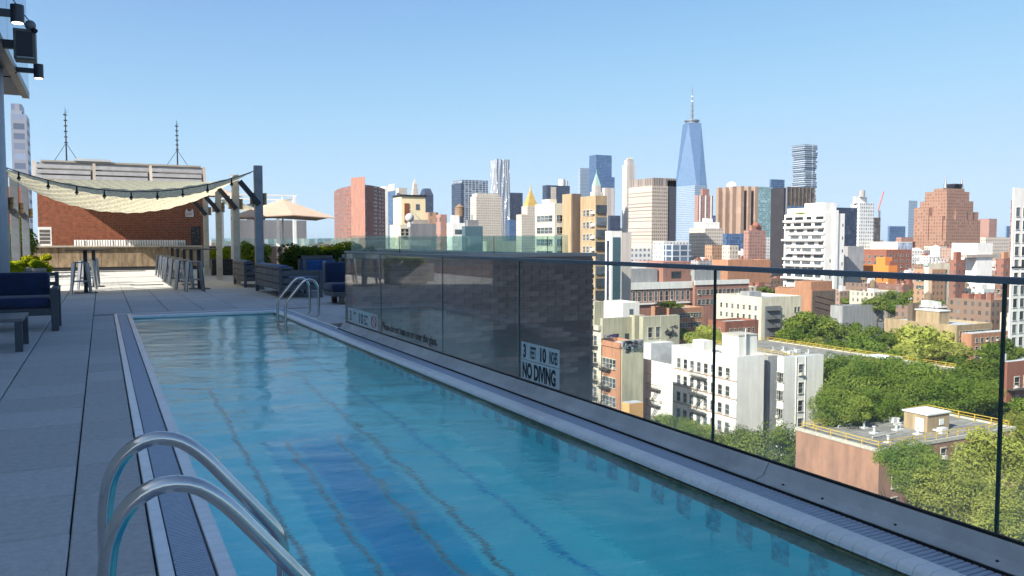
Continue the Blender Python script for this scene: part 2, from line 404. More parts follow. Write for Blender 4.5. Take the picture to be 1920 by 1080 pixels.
# coping: separate tiles, rounded nose on the water side
def coping_mesh(w, ln, nose):
    b = MB(); n = 5; r = .035
    prof = [(0, -.05), (0, 0), (w-r, 0)]+[(w-r+r*sin(a*pi/2/n), -r+r*cos(a*pi/2/n)) for a in range(1, n+1)]+[(w, -.05)] if nose else [(0, -.05), (0, -.003), (.003, 0), (w-.003, 0), (w, -.003), (w, -.05)]
    i = len(b.v); g = .0012
    for yy in (g, ln-g): b.v += [(p[0], yy, p[1]) for p in prof]
    m_ = len(prof)
    for k in range(m_-1): b.f.append((i+k, i+k+m_, i+k+1+m_, i+k+1)); b.m.append(0)
    b.f.append(tuple(i+k for k in range(m_))); b.m.append(0); b.f.append(tuple(i+m_+k for k in reversed(range(m_)))); b.m.append(0)
    return b.mesh('coping_tile', m_coping)
cl = coping_mesh(.062, .09, False); cr = coping_mesh(.105, .07, True)
y = 1.6; k = 0
while y < PY1+.3:
    link('coping_tile', cl, pool, (.362, y, 0)); y += .09
y = 1.0
while y < PY1:
    o = link('coping_tile', cr, pool, (2.855, y+.07, .004), pi); y += .07
MB().box(.362, PY0-.2, -.05, .424, 1.6, -.002).build('coping_strip', m_coping, pool)
MB().box(2.75, PY0-.2, -.05, 2.855, 1.0, .0).build('coping_strip', m_coping, pool)
bevel(MB().box(.362, 15.08, -.05, 2.86, 15.21, .002).build('coping_strip', m_coping, pool), .015)
# outer white strips
def strip(x0, y0, x1, y1):
    n = max(1, int(max(x1-x0, y1-y0)/.6)); b_ = MB()
    for k in range(n):
        if x1-x0 > y1-y0: b_.cbox(x0+(x1-x0)*k/n+.001, y0, -.06, x0+(x1-x0)*(k+1)/n-.001, y1, .002, .003)
        else: b_.cbox(x0, y0+(y1-y0)*k/n+.001, -.06, x1, y0+(y1-y0)*(k+1)/n-.001, .002, .003)
    b_.build('edge_strip', m_coping, pool)
strip(.162, -2.6, .215, 15.61); strip(.162, 15.56, 3.06, 15.612); strip(3.02, 11.62, 3.062, 15.56)
# gutter channel and grates
MB().box(.215, -2.6, -.12, .362, 15.56, -.06).box(2.855, -2.6, -.12, 3.02, 15.56, -.06).box(.362, 15.21, -.12, 2.855, 15.56, -.06).build('gutter_channel', m_black, pool)
grL = MB(); y = -2.6
while y < 15.54: grL.box(.222, y, -.03, .352, y+.0125, -.004); y += .0185
for x in (.25, .285, .32): grL.box(x, -2.6, -.04, x+.006, 15.54, -.031)
grL.build('left_grate_slats', m_grate, pool, kind='stuff')
slat = MB().cbox(0, 0, -.03, .14, .0225, -.004, .003).mesh('grate_slat', m_grate)
rest = MB(); y = 1.2; k = 0
while y < 15.54:
    if k < 230: link('grate_slat', slat, pool, (2.863, y, 0))
    else: rest.box(2.863, y, -.03, 3.003, y+.0225, -.004)
    y += .03; k += 1
rest.build('far_grate_slats', m_grate, pool, kind='stuff')
g = MB(); x = .37
while x < 2.85: g.box(x, 15.22, -.03, x+.0225, 15.55, -.004); x += .03
g.build('end_grate_slats', m_grate, pool, kind='stuff')

# water: real ripples
WZ = -.05
nx, ny = 110, 760
xs = np.linspace(PX0-.001, PX1+.001, nx); ys = np.linspace(PY0, PY1, ny)
gx, gy = np.meshgrid(xs, ys); hz = np.zeros_like(gx)
rs = np.random.RandomState(3)
for k in range(70):
    lam = .09*(1.45**rs.uniform(0, 7)); th = rs.normal(0, .9)+pi/2*.9
    kx, ky = 2*pi/lam*cos(th), 2*pi/lam*sin(th)
    hz += lam*.0016*np.sin(kx*gx+ky*gy+rs.uniform(0, 6.28)+.8*np.sin(gx*rs.uniform(.5, 3)+gy*rs.uniform(.3, 2)))
calm = 1.15-.35*np.clip((gy-2)/10, 0, 1)
hz *= calm*.5
vv = np.stack([gx, gy, hz+WZ], -1).reshape(-1, 3)
idx = np.arange(nx*ny).reshape(ny, nx)
ff = np.stack([idx[:-1, :-1], idx[:-1, 1:], idx[1:, 1:], idx[1:, :-1]], -1).reshape(-1, 4)
wm = bpy.data.meshes.new('water'); wm.from_pydata(vv.tolist(), [], ff.tolist()); wm.polygons.foreach_set('use_smooth', [True]*len(ff))
m, n, bs = _new('pool_water')
tc = N(n, 'ShaderNodeTexCoord'); mp = N(n, 'ShaderNodeMapping'); mp.inputs['Scale'].default_value = (.6, 1.6, 1)
n.links.new(tc.outputs['Object'], mp.inputs[0])
no = N(n, 'ShaderNodeTexNoise'); no.inputs['Scale'].default_value = 15; no.inputs['Detail'].default_value = 4; no.inputs['Roughness'].default_value = .55; no.inputs['Distortion'].default_value = .8
n.links.new(mp.outputs[0], no.inputs['Vector'])
bp = N(n, 'ShaderNodeBump'); bp.inputs['Strength'].default_value = .32; bp.inputs['Distance'].default_value = .008
n.links.new(no.outputs[0], bp.inputs['Height'])
n.nodes.remove(bs); wout = n.nodes['Material Output']
rf_ = N(n, 'ShaderNodeBsdfRefraction'); rf_.inputs['IOR'].default_value = 1.12; rf_.inputs['Roughness'].default_value = 0; rf_.inputs['Color'].default_value = (1, 1, 1, 1)
gs_ = N(n, 'ShaderNodeBsdfGlossy'); gs_.inputs['Roughness'].default_value = .01; fr_ = N(n, 'ShaderNodeLayerWeight'); fr_.inputs[0].default_value = .5
ms_ = N(n, 'ShaderNodeMixShader')
for q_ in (rf_, gs_, fr_): n.links.new(bp.outputs[0], q_.inputs['Normal'])
n.links.new(mth(n, 'ADD', mth(n, 'MULTIPLY', mth(n, 'POWER', fr_.outputs['Facing'], 5.), .95), .02), ms_.inputs[0])
n.links.new(rf_.outputs[0], ms_.inputs[1]); n.links.new(gs_.outputs[0], ms_.inputs[2]); n.links.new(ms_.outputs[0], wout.inputs[0])
wm.materials.append(m); link('water', wm, kind='structure')

# ladders
def ladder(label, sx, ox, y0, y1, loc):
    t = thing('pool_ladder', label, 'ladder', loc)
    path = [(0, 0), (0, .15), (0, .36), (.003, .42), (.015, .5), (.05, .57), (.10, .61), (.155, .622), (.215, .61), (.265, .575), (.31, .53), (.37, .455), (.44, .37), (.5, .295), (.525, .26), (.54, .22), (.545, .17), (.545, -.1), (.545, -.95)]
    # smooth the path
    P = [Vector((p[0]*sx, 0, p[1])) for p in path]
    for _ in range(1):
        Q = [P[0]]
        for a, c in zip(P, P[1:]): Q += [a*.75+c*.25, a*.25+c*.75]
        P = Q+[P[-1]]
    for yy in (y0, y1):
        b = MB(); b.tube([p+Vector((0, yy, 0)) for p in P], .0225, 20); b.build('handrail', m_steel, t, smooth=True)
        b = MB(); b.tube([(0, yy, .001), (0, yy, .012)], [.05, .045], 20); b.build('flange', m_steel, t, smooth=False)
    for z in (-.35, -.62, -.9):
        MB().box(.50*sx, min(y0, y1), z, .59*sx, max(y0, y1), z+.02).build('step', m_steel, t)
    return t
ladder('large stainless steel ladder arching over the near pool edge in the foreground', 1, 0, 2.27, 2.82, (-.012, 0, 0))
ladder('small stainless steel ladder at the far right corner of the pool', -1, 0, 13.51, 14.17, (3.2, 0, 0))

# ------------------------------------------------------------------ kerb and glass fence
def curb_piece(y0, y1):
    prof = [(3.005, -.05), (3.005, .012), (3.012, .02), (3.05, .03), (3.06, .038), (3.09, .088), (3.096, .092), (3.145, .092), (3.145, -.9), (3.05, -.9)]
    b = MB(); n_ = len(prof)
    for yy in (y0, y1): b.v += [(p[0], yy, p[1]) for p in prof]
    for k in range(n_):
        j = (k+1) % n_; b.f.append((k, k+n_, j+n_, j)); b.m.append(0)
    b.f.append(tuple(range(n_))); b.f.append(tuple(reversed(range(n_, 2*n_)))); b.m += [0, 0]
    return b
curb = thing('pool_kerb', 'grey metal kerb under the glass pool fence', 'kerb', (0, 0, 0))
cj = [-3, 3.16, 5.72, 9.0, 11.56]
for a, c in zip(cj, cj[1:]): curb_piece(a+.003, c-.003).build('kerb_section', m_curb, curb)
for yy in (1.9, 2.35, 2.75, 3.0):
    MB().cyl(3.035, yy, .022, .031, .006, 8).build('screw', m_darkmetal, curb)
MB().box(3.003, -3, -.05, 3.0049, 11.56, .008).build('black_foot_strip', m_black, curb)  # thin black strip along the foot of the kerb
fence = thing('glass_fence', 'clear glass pool fence with dark blue-grey top rail', 'fence', (0, 0, 0))
MB().box(3.103, -3, .0925, 3.12, 11.5, .104).build('base_gasket', m_black, fence)
b = bevel(MB().box(3.094, -3, 1.086, 3.13, 11.5, 1.114).build('top_rail', m_rail, fence), .004)
js = [-3, -.3, 1.955, 3.62, 6.06, 7.78, 9.85, 11.5]
for a, c in zip(js, js[1:]):
    MB().box(3.106, a+.006, .104, 3.116, c-.006, 1.086).build('glass_panel', m_fence, fence)
    for e, lt in ((a, 1), (c-.006, 0)):
        MB().box(3.105, e, .104, 3.117, e+.006, 1.086).build('panel_edge', m_edge_lt if (lt and a > 5) else m_fence_edge, fence)

# lettering
def text(s, name, mat_, parent, origin, size, sx=1., off=0., facing='-X', align='LEFT', ext=.0006):
    cu = bpy.data.curves.new(name, 'FONT'); cu.body = s; cu.size = size; cu.offset = off; cu.align_x = align; cu.extrude = ext; cu.resolution_u = 3
    o = bpy.data.objects.new(name, cu); COL.objects.link(o)
    bpy.context.view_layer.update()
    me = bpy.data.meshes.new_from_object(o.evaluated_get(bpy.context.evaluated_depsgraph_get()))
    COL.objects.unlink(o); bpy.data.objects.remove(o)
    for v in me.vertices:
        x, y_, z = v.co; x *= sx
        v.co = (-z, -x, y_) if facing == '-X' else (x, -z, y_)
    me.materials.clear(); me.materials.append(mat_)
    return link(name, me, parent, origin)
XF = 3.1045
# big sign: plates hang on the inner face of the glass
sg = thing('pool_sign', 'large white sign reading 3 feet 10 inches, no diving, on the glass fence', 'sign', (XF, 0, 0))
Ya, Yb = 6.0, 5.37
zt, zm, zb_ = .42, .275, .115
n4 = [(Ya, Ya-.14), (Ya-.145, Ya-.295), (Ya-.30, Ya-.46), (Ya-.465, Yb)]
for (a, c) in n4: MB().box(-.002, c, zm+.003, 0, a, zt).build('plate', m_signwhite, sg)
MB().box(-.002, Yb, zb_, 0, Ya, zm-.003).build('plate', m_signwhite, sg)
text('3', 'numeral', m_ink, sg, (-.003, Ya-.035, zm+.022), .15, .7, .006)
text('FEET', 'lettering', m_ink, sg, (-.003, Ya-.16, zm+.025), .135, .34, .002)
text('10', 'numeral', m_ink, sg, (-.003, Ya-.31, zm+.022), .15, .75, .006)
text('INCHES', 'lettering', m_ink, sg, (-.003, Ya-.475, zm+.025), .135, .28, .0015)
text('NO DIVING', 'lettering', m_ink, sg, (-.003, Ya-.02, zb_+.018), .17, .625, .007)
# small sign
s2 = thing('pool_sign', 'small white depth sign with red no-diving symbol beside the brick pier', 'sign', (XF, 0, 0))
MB().box(-.002, 9.98, .12, 0, 11.35, .32).build('plate', m_signwhite, s2)
text('3', 'numeral', m_ink, s2, (-.003, 11.27, .145), .19, 1.1, .003)
text('FEET', 'lettering', m_ink, s2, (-.003, 11.07, .24), .055, 1.2, .0)
text('10', 'numeral', m_ink, s2, (-.003, 10.85, .145), .19, 1.3, .003)
text('INCHES', 'lettering', m_ink, s2, (-.003, 10.56, .24), .045, 1.1, .0)
text('NO\nDIVING', 'lettering', m_ink, s2, (-.003, 10.56, .19), .045, 1.1, .0)
b = MB()
for k in range(24):
    a0, a1 = 2*pi*k/24, 2*pi*(k+1)/24
    b.bar((-.0035, 10.12+.10*cos(a0), .22+.075*sin(a0)), (-.0035, 10.12+.10*cos(a1), .22+.075*sin(a1)), .012, .003)
b.bar((-.0035, 10.19, .27), (-.0035, 10.05, .17), .012, .003)
b.build('prohibition_symbol', m_red, s2)
s3 = thing('glass_lettering', 'dark lettering Please do not lean on or over the glass on the fence', 'lettering', (XF, 0, 0))
text('Please do not lean on or over the glass.', 'lettering', m_ink, s3, (-.001, 9.78, .16), .125, .93, .002)['kind'] = 'stuff'

# ------------------------------------------------------------------ brick parapet across the terrace (city side of the fence)
bw = thing('brick_wall', 'dark brick parapet wall seen through the glass fence', 'wall', (3.24, 11.6, 0))
BH, BL, J = .0865, .295, .009
MB().box(.012, .012, -2.2, 4.1, .33, 1.0).build('mortar_bed', m_mortar2, bw)
bricks = []
r = 0; z = -1.62
while z+BH < 1.0:
    x = -BL/2-.0 if r % 2 else 0.
    while x < 4.1:
        a0, a1 = max(0, x), min(4.112, x+BL-J)
        if a1-a0 > .03: bricks.append((a0, a1, z))
        x += BL
    z += BH; r += 1
z_top_bricks = z
bm_ = MB().box(0, 0, 0, BL-J, .06, BH-J).mesh('brick', m_brickdark)
bricks.sort(key=lambda q: abs(q[2]+.1)); stf = MB()
for i, (a0, a1, z) in enumerate(bricks):
    dy = random.uniform(-.003, .003)
    if i < 295:
        if a1-a0 > BL-J-.01: link('brick', bm_, bw, (a0, dy, z))
        else: MB().box(0, 0, 0, a1-a0, .06, BH-J).build('brick', m_brickdark, bw, (a0, dy, z))
    else: stf.box(a0, dy, z, a1, dy+.06, z+BH-J)
stf.build('upper_and_lower_bricks', m_brickdark, bw, kind='stuff')
es = MB(); z = -.02; r = 0
endm = {}
while z+BH < 1.0:
    for (a0, a1) in (((.0, .2), (.21, .35)) if r % 2 else ((.0, .1), (.11, .35))):
        MB().box(-.004, a0, z, .05, a1, z+BH-J).build('brick', m_brick, bw, (0, 0, 0))
    z += BH; r += 1
bevel(MB().box(-.05, -.04, 1.0, 4.16, .39, 1.06).build('coping_stone', m_conc, bw), .006)
gl = thing('parapet_glass', 'greenish glass wind screen along the top of the brick parapet', 'glass screen', (0, 0, 0))
for a, c in ((3.27, 4.02), (4.03, 5.6), (5.61, 6.58), (6.59, 6.84)):
    MB().box(a, 11.76, 1.06, c-.012, 11.772, 1.335).build('glass_panel', m_teal, gl)
    MB().box(c-.012, 11.758, 1.06, c-.004, 11.774, 1.335).build('panel_edge', m_fence_edge, gl)
pw = thing('terrace_parapet', 'dark parapet wall round the far terrace topped by glass', 'wall')
MB().box(7.0, 11.96, -2, 7.3, 41.5, 1.0).build('wall', m_brickdark, pw); MB().box(4.6, 41.2, -.05, 7.0, 41.5, 1.0).build('wall', m_brickdark, pw)
MB().box(6.97, 11.9, 1.0, 7.33, 41.5, 1.04).build('coping_stone', m_conc, pw); MB().box(4.6, 41.17, 1.0, 6.97, 41.5, 1.04).build('coping_stone', m_conc, pw)
g2 = thing('parapet_glass', 'pale teal glass screen on the long side parapet behind the shrubs', 'glass screen')
for k in range(14):
    y0 = 12.1+2.08*k; MB().box(7.15, y0, 1.04, 7.162, y0+2.06, 1.36).build('glass_panel', m_teal, g2)
for k in range(2): MB().box(4.7+1.15*k, 41.3, 1.04, 4.7+1.15*k+1.13, 41.312, 1.4).build('glass_panel', m_teal, g2)

# ------------------------------------------------------------------ hotel tower overhang, top left
tow = thing('hotel_tower', 'hotel upper storeys with blue glass facade and soffit at the left edge', 'building')
MB().box(-7, -12, 0, -4.2, 4.5, 7.2).box(-7, 4.5, 0, -4.2, 20.6, 10.3).box(-4.2, 9.6, 4.4, -2.7, 20.3, 9.8).build('wall', mat('render_wall', (.6, .6, .6), .7), tow)  # unseen hotel mass, heights stepped and tone paled to shape the deck's light
MB().box(-4.2, 9.6, 4.12, -1.32, 18.9, 4.17).build('soffit', mat('soffit_panel', (.22, .205, .19), .6, var=.08), tow)
MB().box(-1.32, 9.6, 4.08, -1.2, 18.95, 4.2).build('fascia', mat('fascia_metal', (.16, .14, .125), .4, metal=.5), tow)
MB().box(-2.7, 9.6, 4.2, -1.34, 18.9, 4.34).build('slab', m_conc, tow)
m_fac = mat('facade_glass', (.16, .24, .36), .06, metal=.75, var=.1, scale=.8)
for y0, y1 in ((9.92, 15.0), (15.02, 19.2)):
    MB().box(-1.25, y0, 4.2, -1.22, y1-.01, 9).build('facade_panel', m_fac, tow)
for k in range(3): MB().box(-4.2, 10+3.4*k, 4.105, -1.33, 10.015+3.4*k, 4.119).build('soffit_joint', m_black, tow)
pil = thing('round_column', 'pale grey round column under the overhang at the left edge', 'column', (-1.72, 16, 0))
MB().cyl(0, 0, 0, 4.12, .34, 32).build('shaft', mat('column_paint', (.42, .44, .47), .5, var=.08, scale=2), pil, smooth=True)
em = bpy.data.materials.new('lamp_lens'); em.use_nodes = True
em.node_tree.nodes['Principled BSDF'].inputs['Emission Color'].default_value = (1, .8, .45, 1); em.node_tree.nodes['Principled BSDF'].inputs['Emission Strength'].default_value = 3
def sconce(label, Y, X, z, r, h):
    t = thing('wall_light', label, 'wall light', (X, Y, z))
    MB().cyl(0, 0, -h/2, h/2, r, 24).build('lamp_body', m_gunmetal2, t, smooth=False)
    MB().cyl(0, 0, -h/2-.004, -h/2-.001, r*.8, 24).build('lens', em, t)
    MB().box(-.32, -.03, -.04, -r*.8, .03, .04).build('arm', m_gunmetal2, t)
    MB().box(-.34, -.06, -.075, -.32, .06, .075).build('back_plate', m_gunmetal2, t)
    return t
m_gunmetal2 = mat('lamp_grey', (.05, .055, .065), .45, metal=.3)
sconce('lit cylindrical wall light higher up at the top left corner', 11, -.79, 3.84, .07, .2)
sconce('lit cylindrical wall light lower on the glass facade', 16.2, -.88, 4.14, .075, .235)
sp_ = thing('loudspeaker', 'grey box loudspeaker mounted on the glass facade', 'loudspeaker', (-1.2, 14, 4.1))
bevel(MB().box(.14, -.13, -.22, .42, .17, .22).build('cabinet', mat('speaker_grey', (.14, .135, .12), .6), sp_), .01)
MB().box(.18, -.14, -.18, .38, -.131, .18).build('grille', m_darkmetal, sp_); MB().box(0, -.05, -.06, .14, .05, .06).build('bracket', m_darkmetal, sp_)
MB().box(.18, -.16, -.205, .4, -.131, -.185).build('handle', m_stoolsteel, sp_)
cm = thing('security_camera', 'grey domed security camera above the loudspeaker', 'camera', (-.84, 13.9, 4.38))
MB().sphere((0, 0, 0), .075, 16, 10).build('dome', mat('camera_grey', (.2, .2, .19), .35), cm, smooth=True)
MB().tube([(0, 0, -.03), (.07, -.05, -.09)], .035, 12).build('lens_barrel', m_darkmetal, cm); MB().tube([(0, 0, .05), (-.12, 0, .2), (-.36, 0, .6)], .008, 6).build('cable', m_black, cm)

# ------------------------------------------------------------------ terrace furniture
def cushion(x0, y0, z0, x1, y1, z1, m, p, name='cushion', r=.045):
    return bevel(MB().box(x0, y0, z0, x1, y1, z1).build(name, m, p, smooth=True), r, 4)
t = thing('outdoor_sofa', 'navy blue cushioned sofa with grey frame at the left edge', 'sofa', (0, 0, 0))
m_fr = mat('sofa_frame', (.07, .08, .095), .5, metal=.3, var=.1)
X1 = -.56
for yy in (13.0, 13.75):
    bevel(MB().box(X1-.09, yy, 0, X1, yy+.09, .56).build('leg', m_fr, t), .004)
bevel(MB().box(X1-.09, 13.0, .56, X1, 13.95, .60).build('armrest', m_fr, t), .004)
MB().box(-3.2, 13.02, .22, X1-.09, 13.08, .32).build('front_rail', m_fr, t)
MB().box(-3.2, 13.8, .22, X1-.09, 13.86, .32).build('rear_rail', m_fr, t)
MB().box(X1-.07, 13.86, .3, X1-.02, 13.93, .80).build('back_post', m_fr, t)
for z in (.45, .6, .74): MB().box(-3.2, 13.88, z, X1-.07, 13.92, z+.05).build('back_slat', m_fr, t)
cushion(-3.2, 13.02, .325, X1-.1, 13.8, .475, m_blue, t, 'seat_cushion')
cushion(-3.2, 13.66, .45, X1-.13, 13.86, .80, m_blue, t, 'back_cushion')
t = thing('low_table', 'low grey metal table in front of the navy sofa', 'table', (0, 0, 0))
bevel(MB().box(-2.4, 10.68, .34, -.82, 11.6, .38).build('table_top', mat('table_grey', (.13, .14, .155), .4, metal=.3, var=.1), t), .004)
for xx, yy in ((-.90, 10.69), (-.90, 11.5), (-2.38, 10.69), (-2.38, 11.5)): MB().box(xx, yy, 0, xx+.075, yy+.075, .338).build('leg', m_fr, t)

def slat_sofa(label, x, y0, y1, wd=.82):
    """boarded back turned to the pool, seats facing the city"""
    t = thing('wooden_sofa', label, 'sofa', (x, y0, 0)); L = y1-y0
    for yy in (0, L-.07): MB().box(0, yy, 0, .07, yy+.07, .68).build('leg', m_tblwood, t); MB().box(wd-.07, yy, 0, wd, yy+.07, .60).build('leg', m_tblwood, t)
    MB().box(-.005, -.005, .64, wd*.3, L+.005, .69).build('top_board', m_tblwood, t)
    for k in range(3):
        z = .17+.155*k; n_ = max(2, int(L/.7))
        for q in range(n_): MB().box(.01, .075+(L-.15)*q/n_, z, .035, .07+(L-.15)*(q+1)/n_-.012, z+.14).build('board', m_tblwood, t)
    for k in range(3):
        z = .17+.155*k; MB().box(.075, .015, z, wd-.075, .04, z+.13).build('board', m_tblwood, t)
    MB().box(.07, .06, .24, wd, L-.06, .28).build('seat_base', m_tblwood, t)
    cushion(.2, .06, .28, wd+.02, L-.06, .43, m_blue2, t, 'seat_cushion'); cushion(.05, .07, .40, .24, L-.07, .72, m_blue2, t, 'back_cushion')
    return t
slat_sofa('grey slatted sofa with blue cushions nearest the pool ladder', 3.45, 18.2, 21.3, .95)
slat_sofa('smaller slatted sofa farther back behind the mesh-wrapped post', 3.42, 22.9, 24.9, .8)
t = thing('lounge_chair', 'armless navy blue lounge chair on stubby wooden legs beside the brick wall', 'chair', (4.03, 15.9, 0))
for xx, yy in ((.16, .03), (.86, .03), (.16, .6), (.86, .6)): MB().box(xx, yy, 0, xx+.1, yy+.09, .26).build('leg', m_brownwood, t)
bevel(MB().box(.02, 0, .16, 1.0, .72, .25).build('seat_frame', m_tblwood, t), .005)
cushion(0, -.03, .25, 1.0, .72, .42, m_blue, t, 'seat_cushion', .06); cushion(.02, .58, .38, .98, .76, .83, m_blue, t, 'back_cushion', .05)
MB().box(.02, .77, .2, .07, .81, .85).build('back_post', m_stoolsteel, t)
t = thing('lounge_chair', 'far lounge chair with wooden frame half hidden behind the shrubs', 'chair', (4.3, 19.6, 0))
for xx in (0, .85): MB().box(xx, 0, 0, xx+.06, .06, .86).build('leg', m_tblwood, t); MB().box(xx, .6, 0, xx+.06, .66, .9).build('leg', m_tblwood, t)
MB().box(0, .6, .82, .91, .66, .9).build('back_rail', m_tblwood, t); cushion(.07, .1, .25, .84, .6, .4, m_blue2, t, 'seat_cushion'); cushion(.07, .48, .4, .84, .6, .8, m_blue2, t, 'back_cushion')

# tall steel stools
def make_stool(label):
    t = thing('bar_stool', label, 'stool', (0, 0, 0), group='steel bar stools')
    b = MB(); n_ = 4
    b.box(-.15, -.15, .735, .15, .15, .76); o = bevel(b.build('seat', m_stoolsteel, t), .02, 3)
    for sx, sy in ((-1, -1), (1, -1), (1, 1), (-1, 1)):
        b = MB(); b.bar((sx*.21, sy*.21, 0), (sx*.135, sy*.135, .738), .028, .045, w2=.055, upv=(sx, -sy, 0)); b.build('leg', m_stoolsteel, t)
    for a in range(4):
        c = [(-.175, -.175), (.175, -.175), (.175, .175), (-.175, .175)]
        p, q = c[a], c[(a+1) % 4]; MB().bar((p[0], p[1], .3), (q[0], q[1], .3), .012, .025).build('footrest', m_stoolsteel, t)
    return t
st0 = make_stool('nearest steel bar stool of the right-hand row')
st0.location = (2.05, 21.75, 0)
rw = ['second', 'third', 'fourth', 'fifth', 'sixth', 'seventh', 'eighth', 'ninth']
spots = [(1.92, 22.9), (2.0, 24.1), (1.93, 25.3), (2.0, 26.5), (1.95, 27.8), (1.99, 29.2), (1.97, 30.8), (1.97, 32.6)]
for i, (x, y) in enumerate(spots): dup(st0, (x, y, 0), random.uniform(-.1, .1), rw[i]+' steel bar stool from the front of the right-hand row')
for i, (x, y) in enumerate([(-.46, 22.0), (-.36, 24.0), (-.31, 25.9), (-.29, 27.5)]):
    dup(st0, (x, y, 0), random.uniform(-.08, .08), ['nearest steel bar stool of the left-hand row', 'second stool of the left-hand row behind the nearest', 'third stool of the left-hand row', 'farthest stool of the left-hand row'][i])
m_top = mat('table_top_dark', (.05, .045, .045), .35, var=.2)
def make_table(label):
    t = thing('bar_table', label, 'table', group='tall bar tables')
    bevel(MB().box(-.42, -.36, 1.03, .42, .36, 1.055).build('table_top', m_top, t), .005)
    MB().box(-.045, -.045, .02, .045, .045, 1.03).build('pedestal', m_darkmetal, t); MB().box(-.25, -.25, 0, .25, .25, .02).build('base', m_darkmetal, t)
    return t
tb = make_table('nearest dark bar table beside the left-hand stools'); tb.location = (-.36, 22.4, 0)
dup(tb, (-.2, 25.2, 0), 0, 'dark bar table behind the nearest one on the left')
for i, (x, y) in enumerate([(2.28, 22.9), (2.3, 25.2), (2.3, 27.4), (2.3, 29.8), (2.3, 32.2)]):
    dup(tb, (x, y, 0), 0, ['nearest', 'second', 'third', 'fourth', 'farthest'][i]+' dark bar table in the right-hand row')

# planters and shrubs
def leaf_mesh(name, n_, rx, ry, rz, size, m, blobs=9, seed=0, flat=.0, hang=0):
    rs = np.random.RandomState(seed)
    cs = []; 
    for k in range(blobs):
        if blobs > 19:
            dd = rs.normal(size=3); dd /= np.linalg.norm(dd); dd[2] = dd[2]*.8+.12; q = rs.uniform(.45, .8); cs.append((dd[0]*q, dd[1]*q, dd[2]*q, rs.uniform(.16, .33))); continue
        a = rs.uniform(0, 2*pi); q = sqrt(rs.uniform(0, 1))*.62; z = rs.uniform(-.55, .6)
        cs.append((q*cos(a), q*sin(a), z, rs.uniform(.3, .5)))
    cs = np.array(cs)
    k = rs.randint(0, blobs, n_); d = rs.normal(size=(n_, 3)); d /= np.linalg.norm(d, axis=1)[:, None]
    rad = rs.uniform(.55, 1.08, n_)**.5
    p = cs[k, :3]+d*(cs[k, 3]*rad)[:, None]
    p *= np.array([rx, ry, rz])
    # leaf normals: outward with scatter
    nn = d+rs.normal(0, .55, (n_, 3)); nn[:, 2] += .3; nn /= np.linalg.norm(nn, axis=1)[:, None]
    t1 = np.cross(nn, rs.normal(size=(n_, 3))); t1 /= np.linalg.norm(t1, axis=1)[:, None]; t2 = np.cross(nn, t1)
    s = size*rs.uniform(.6, 1.3, n_)[:, None]
    v = np.stack([p-t1*s, p-t2*s*.55, p+t1*s, p+t2*s*.55], 1).reshape(-1, 3)
    f = np.arange(n_*4).reshape(-1, 4)
    me = bpy.data.meshes.new(name); me.from_pydata(v.tolist(), [], f.tolist()); me.materials.append(m); return me
m_leafY = leafmat('leaf_yellow', (.45, .42, .02), (.22, .30, .02)); m_leafG = leafmat('leaf_green', (.035, .07, .015), (.10, .15, .03)); m_leafM = leafmat('leaf_mid', (.09, .14, .02), (.20, .24, .03))
def shrub(label, x, y, z, rx, ry, rz, m, n_=1800, size=.04, seed=1, blobs=12):
    t = thing('shrub', label, 'shrub', (x, y, z))
    link('foliage', leaf_mesh('foliage', n_, rx, ry, rz, size, m, blobs, seed), t, (0, 0, rz*.9))
    b = MB()
    for k in range(7):
        a = k*.9; b.tube([(0, 0, 0), (rx*.3*cos(a), ry*.3*sin(a), rz*.6), (rx*.6*cos(a), ry*.6*sin(a), rz*1.2)], [.012, .008, .004], 5)
    b.build('stems', m_brownwood, t); return t
def planter(label, x0, y0, x1, y1, h, m=m_tblwood):
    t = thing('planter', label, 'planter', (x0, y0, 0))
    w, l = x1-x0, y1-y0
    MB().box(.03, .03, 0, w-.03, l-.03, h-.06).build('soil', mat('soil', (.04, .03, .02), .95), t)
    k = 0; z = .02
    while z < h-.05:
        z2 = min(z+.13, h)
        MB().box(0, 0, z, w, .028, z2-.01).build('board', m, t); MB().box(0, .03, z, .028, l-.03, z2-.01).build('board', m, t)
        z += .13
    return t
planter('low grey planter holding the dark feathery shrubs behind the sofa', 4.45, 21.4, 6.3, 22.0, .55)
shrub('large dark green feathery shrub behind the near sofa', 4.75, 21.6, .3, .75, .4, .48, m_leafG, 7000, .035, 3, 18)
shrub('second dark green shrub right of the feathery one', 5.7, 21.7, .3, .62, .4, .42, m_leafG, 5000, .035, 4, 14)
planter('long planter of yellow-green hedge in front of the side parapet', 5.4, 25.2, 8.6-1.7, 25.8, .6)
shrub('yellow-green hedge bush left of the others in front of the parapet', 5.7, 25.5, .35, .8, .4, .42, m_leafM, 4500, .045, 5, 16)
shrub('brightest yellow-green bush in front of the glass screen', 6.5, 24.3, .35, .7, .5, .5, m_leafY, 4500, .05, 6, 16)
shrub('dark hedge bush between the yellow bush and the brick wall', 6.6, 21.8, .25, .6, .5, .5, m_leafG, 4000, .045, 7, 14)
shrub('sunlit green bush between the two right-hand posts', 4.2, 25.8, .3, .55, .4, .5, m_leafM, 3500, .045, 8, 12)
planter('dark planter box beyond the far sofa', 3.75, 26.6, 5.0, 27.2, .55, m_darkmetal)
planter('far dark planter box beside the bar', 3.6, 31.6, 5.2, 32.2, .6, m_darkmetal)
shrub('small yellow shrub in the far planter near the bar', 3.9, 31.9, .4, .45, .35, .35, m_leafY, 1800, .045, 9, 8)
shrub('small dark shrub beside the farthest post', 4.5, 28.4, .3, .5, .35, .42, m_leafG, 2000, .045, 10, 8)
planter('pale stone planter of yellow flowers behind the navy sofa', -2.35, 22.6, -1.2, 23.3, .62, m_conc)
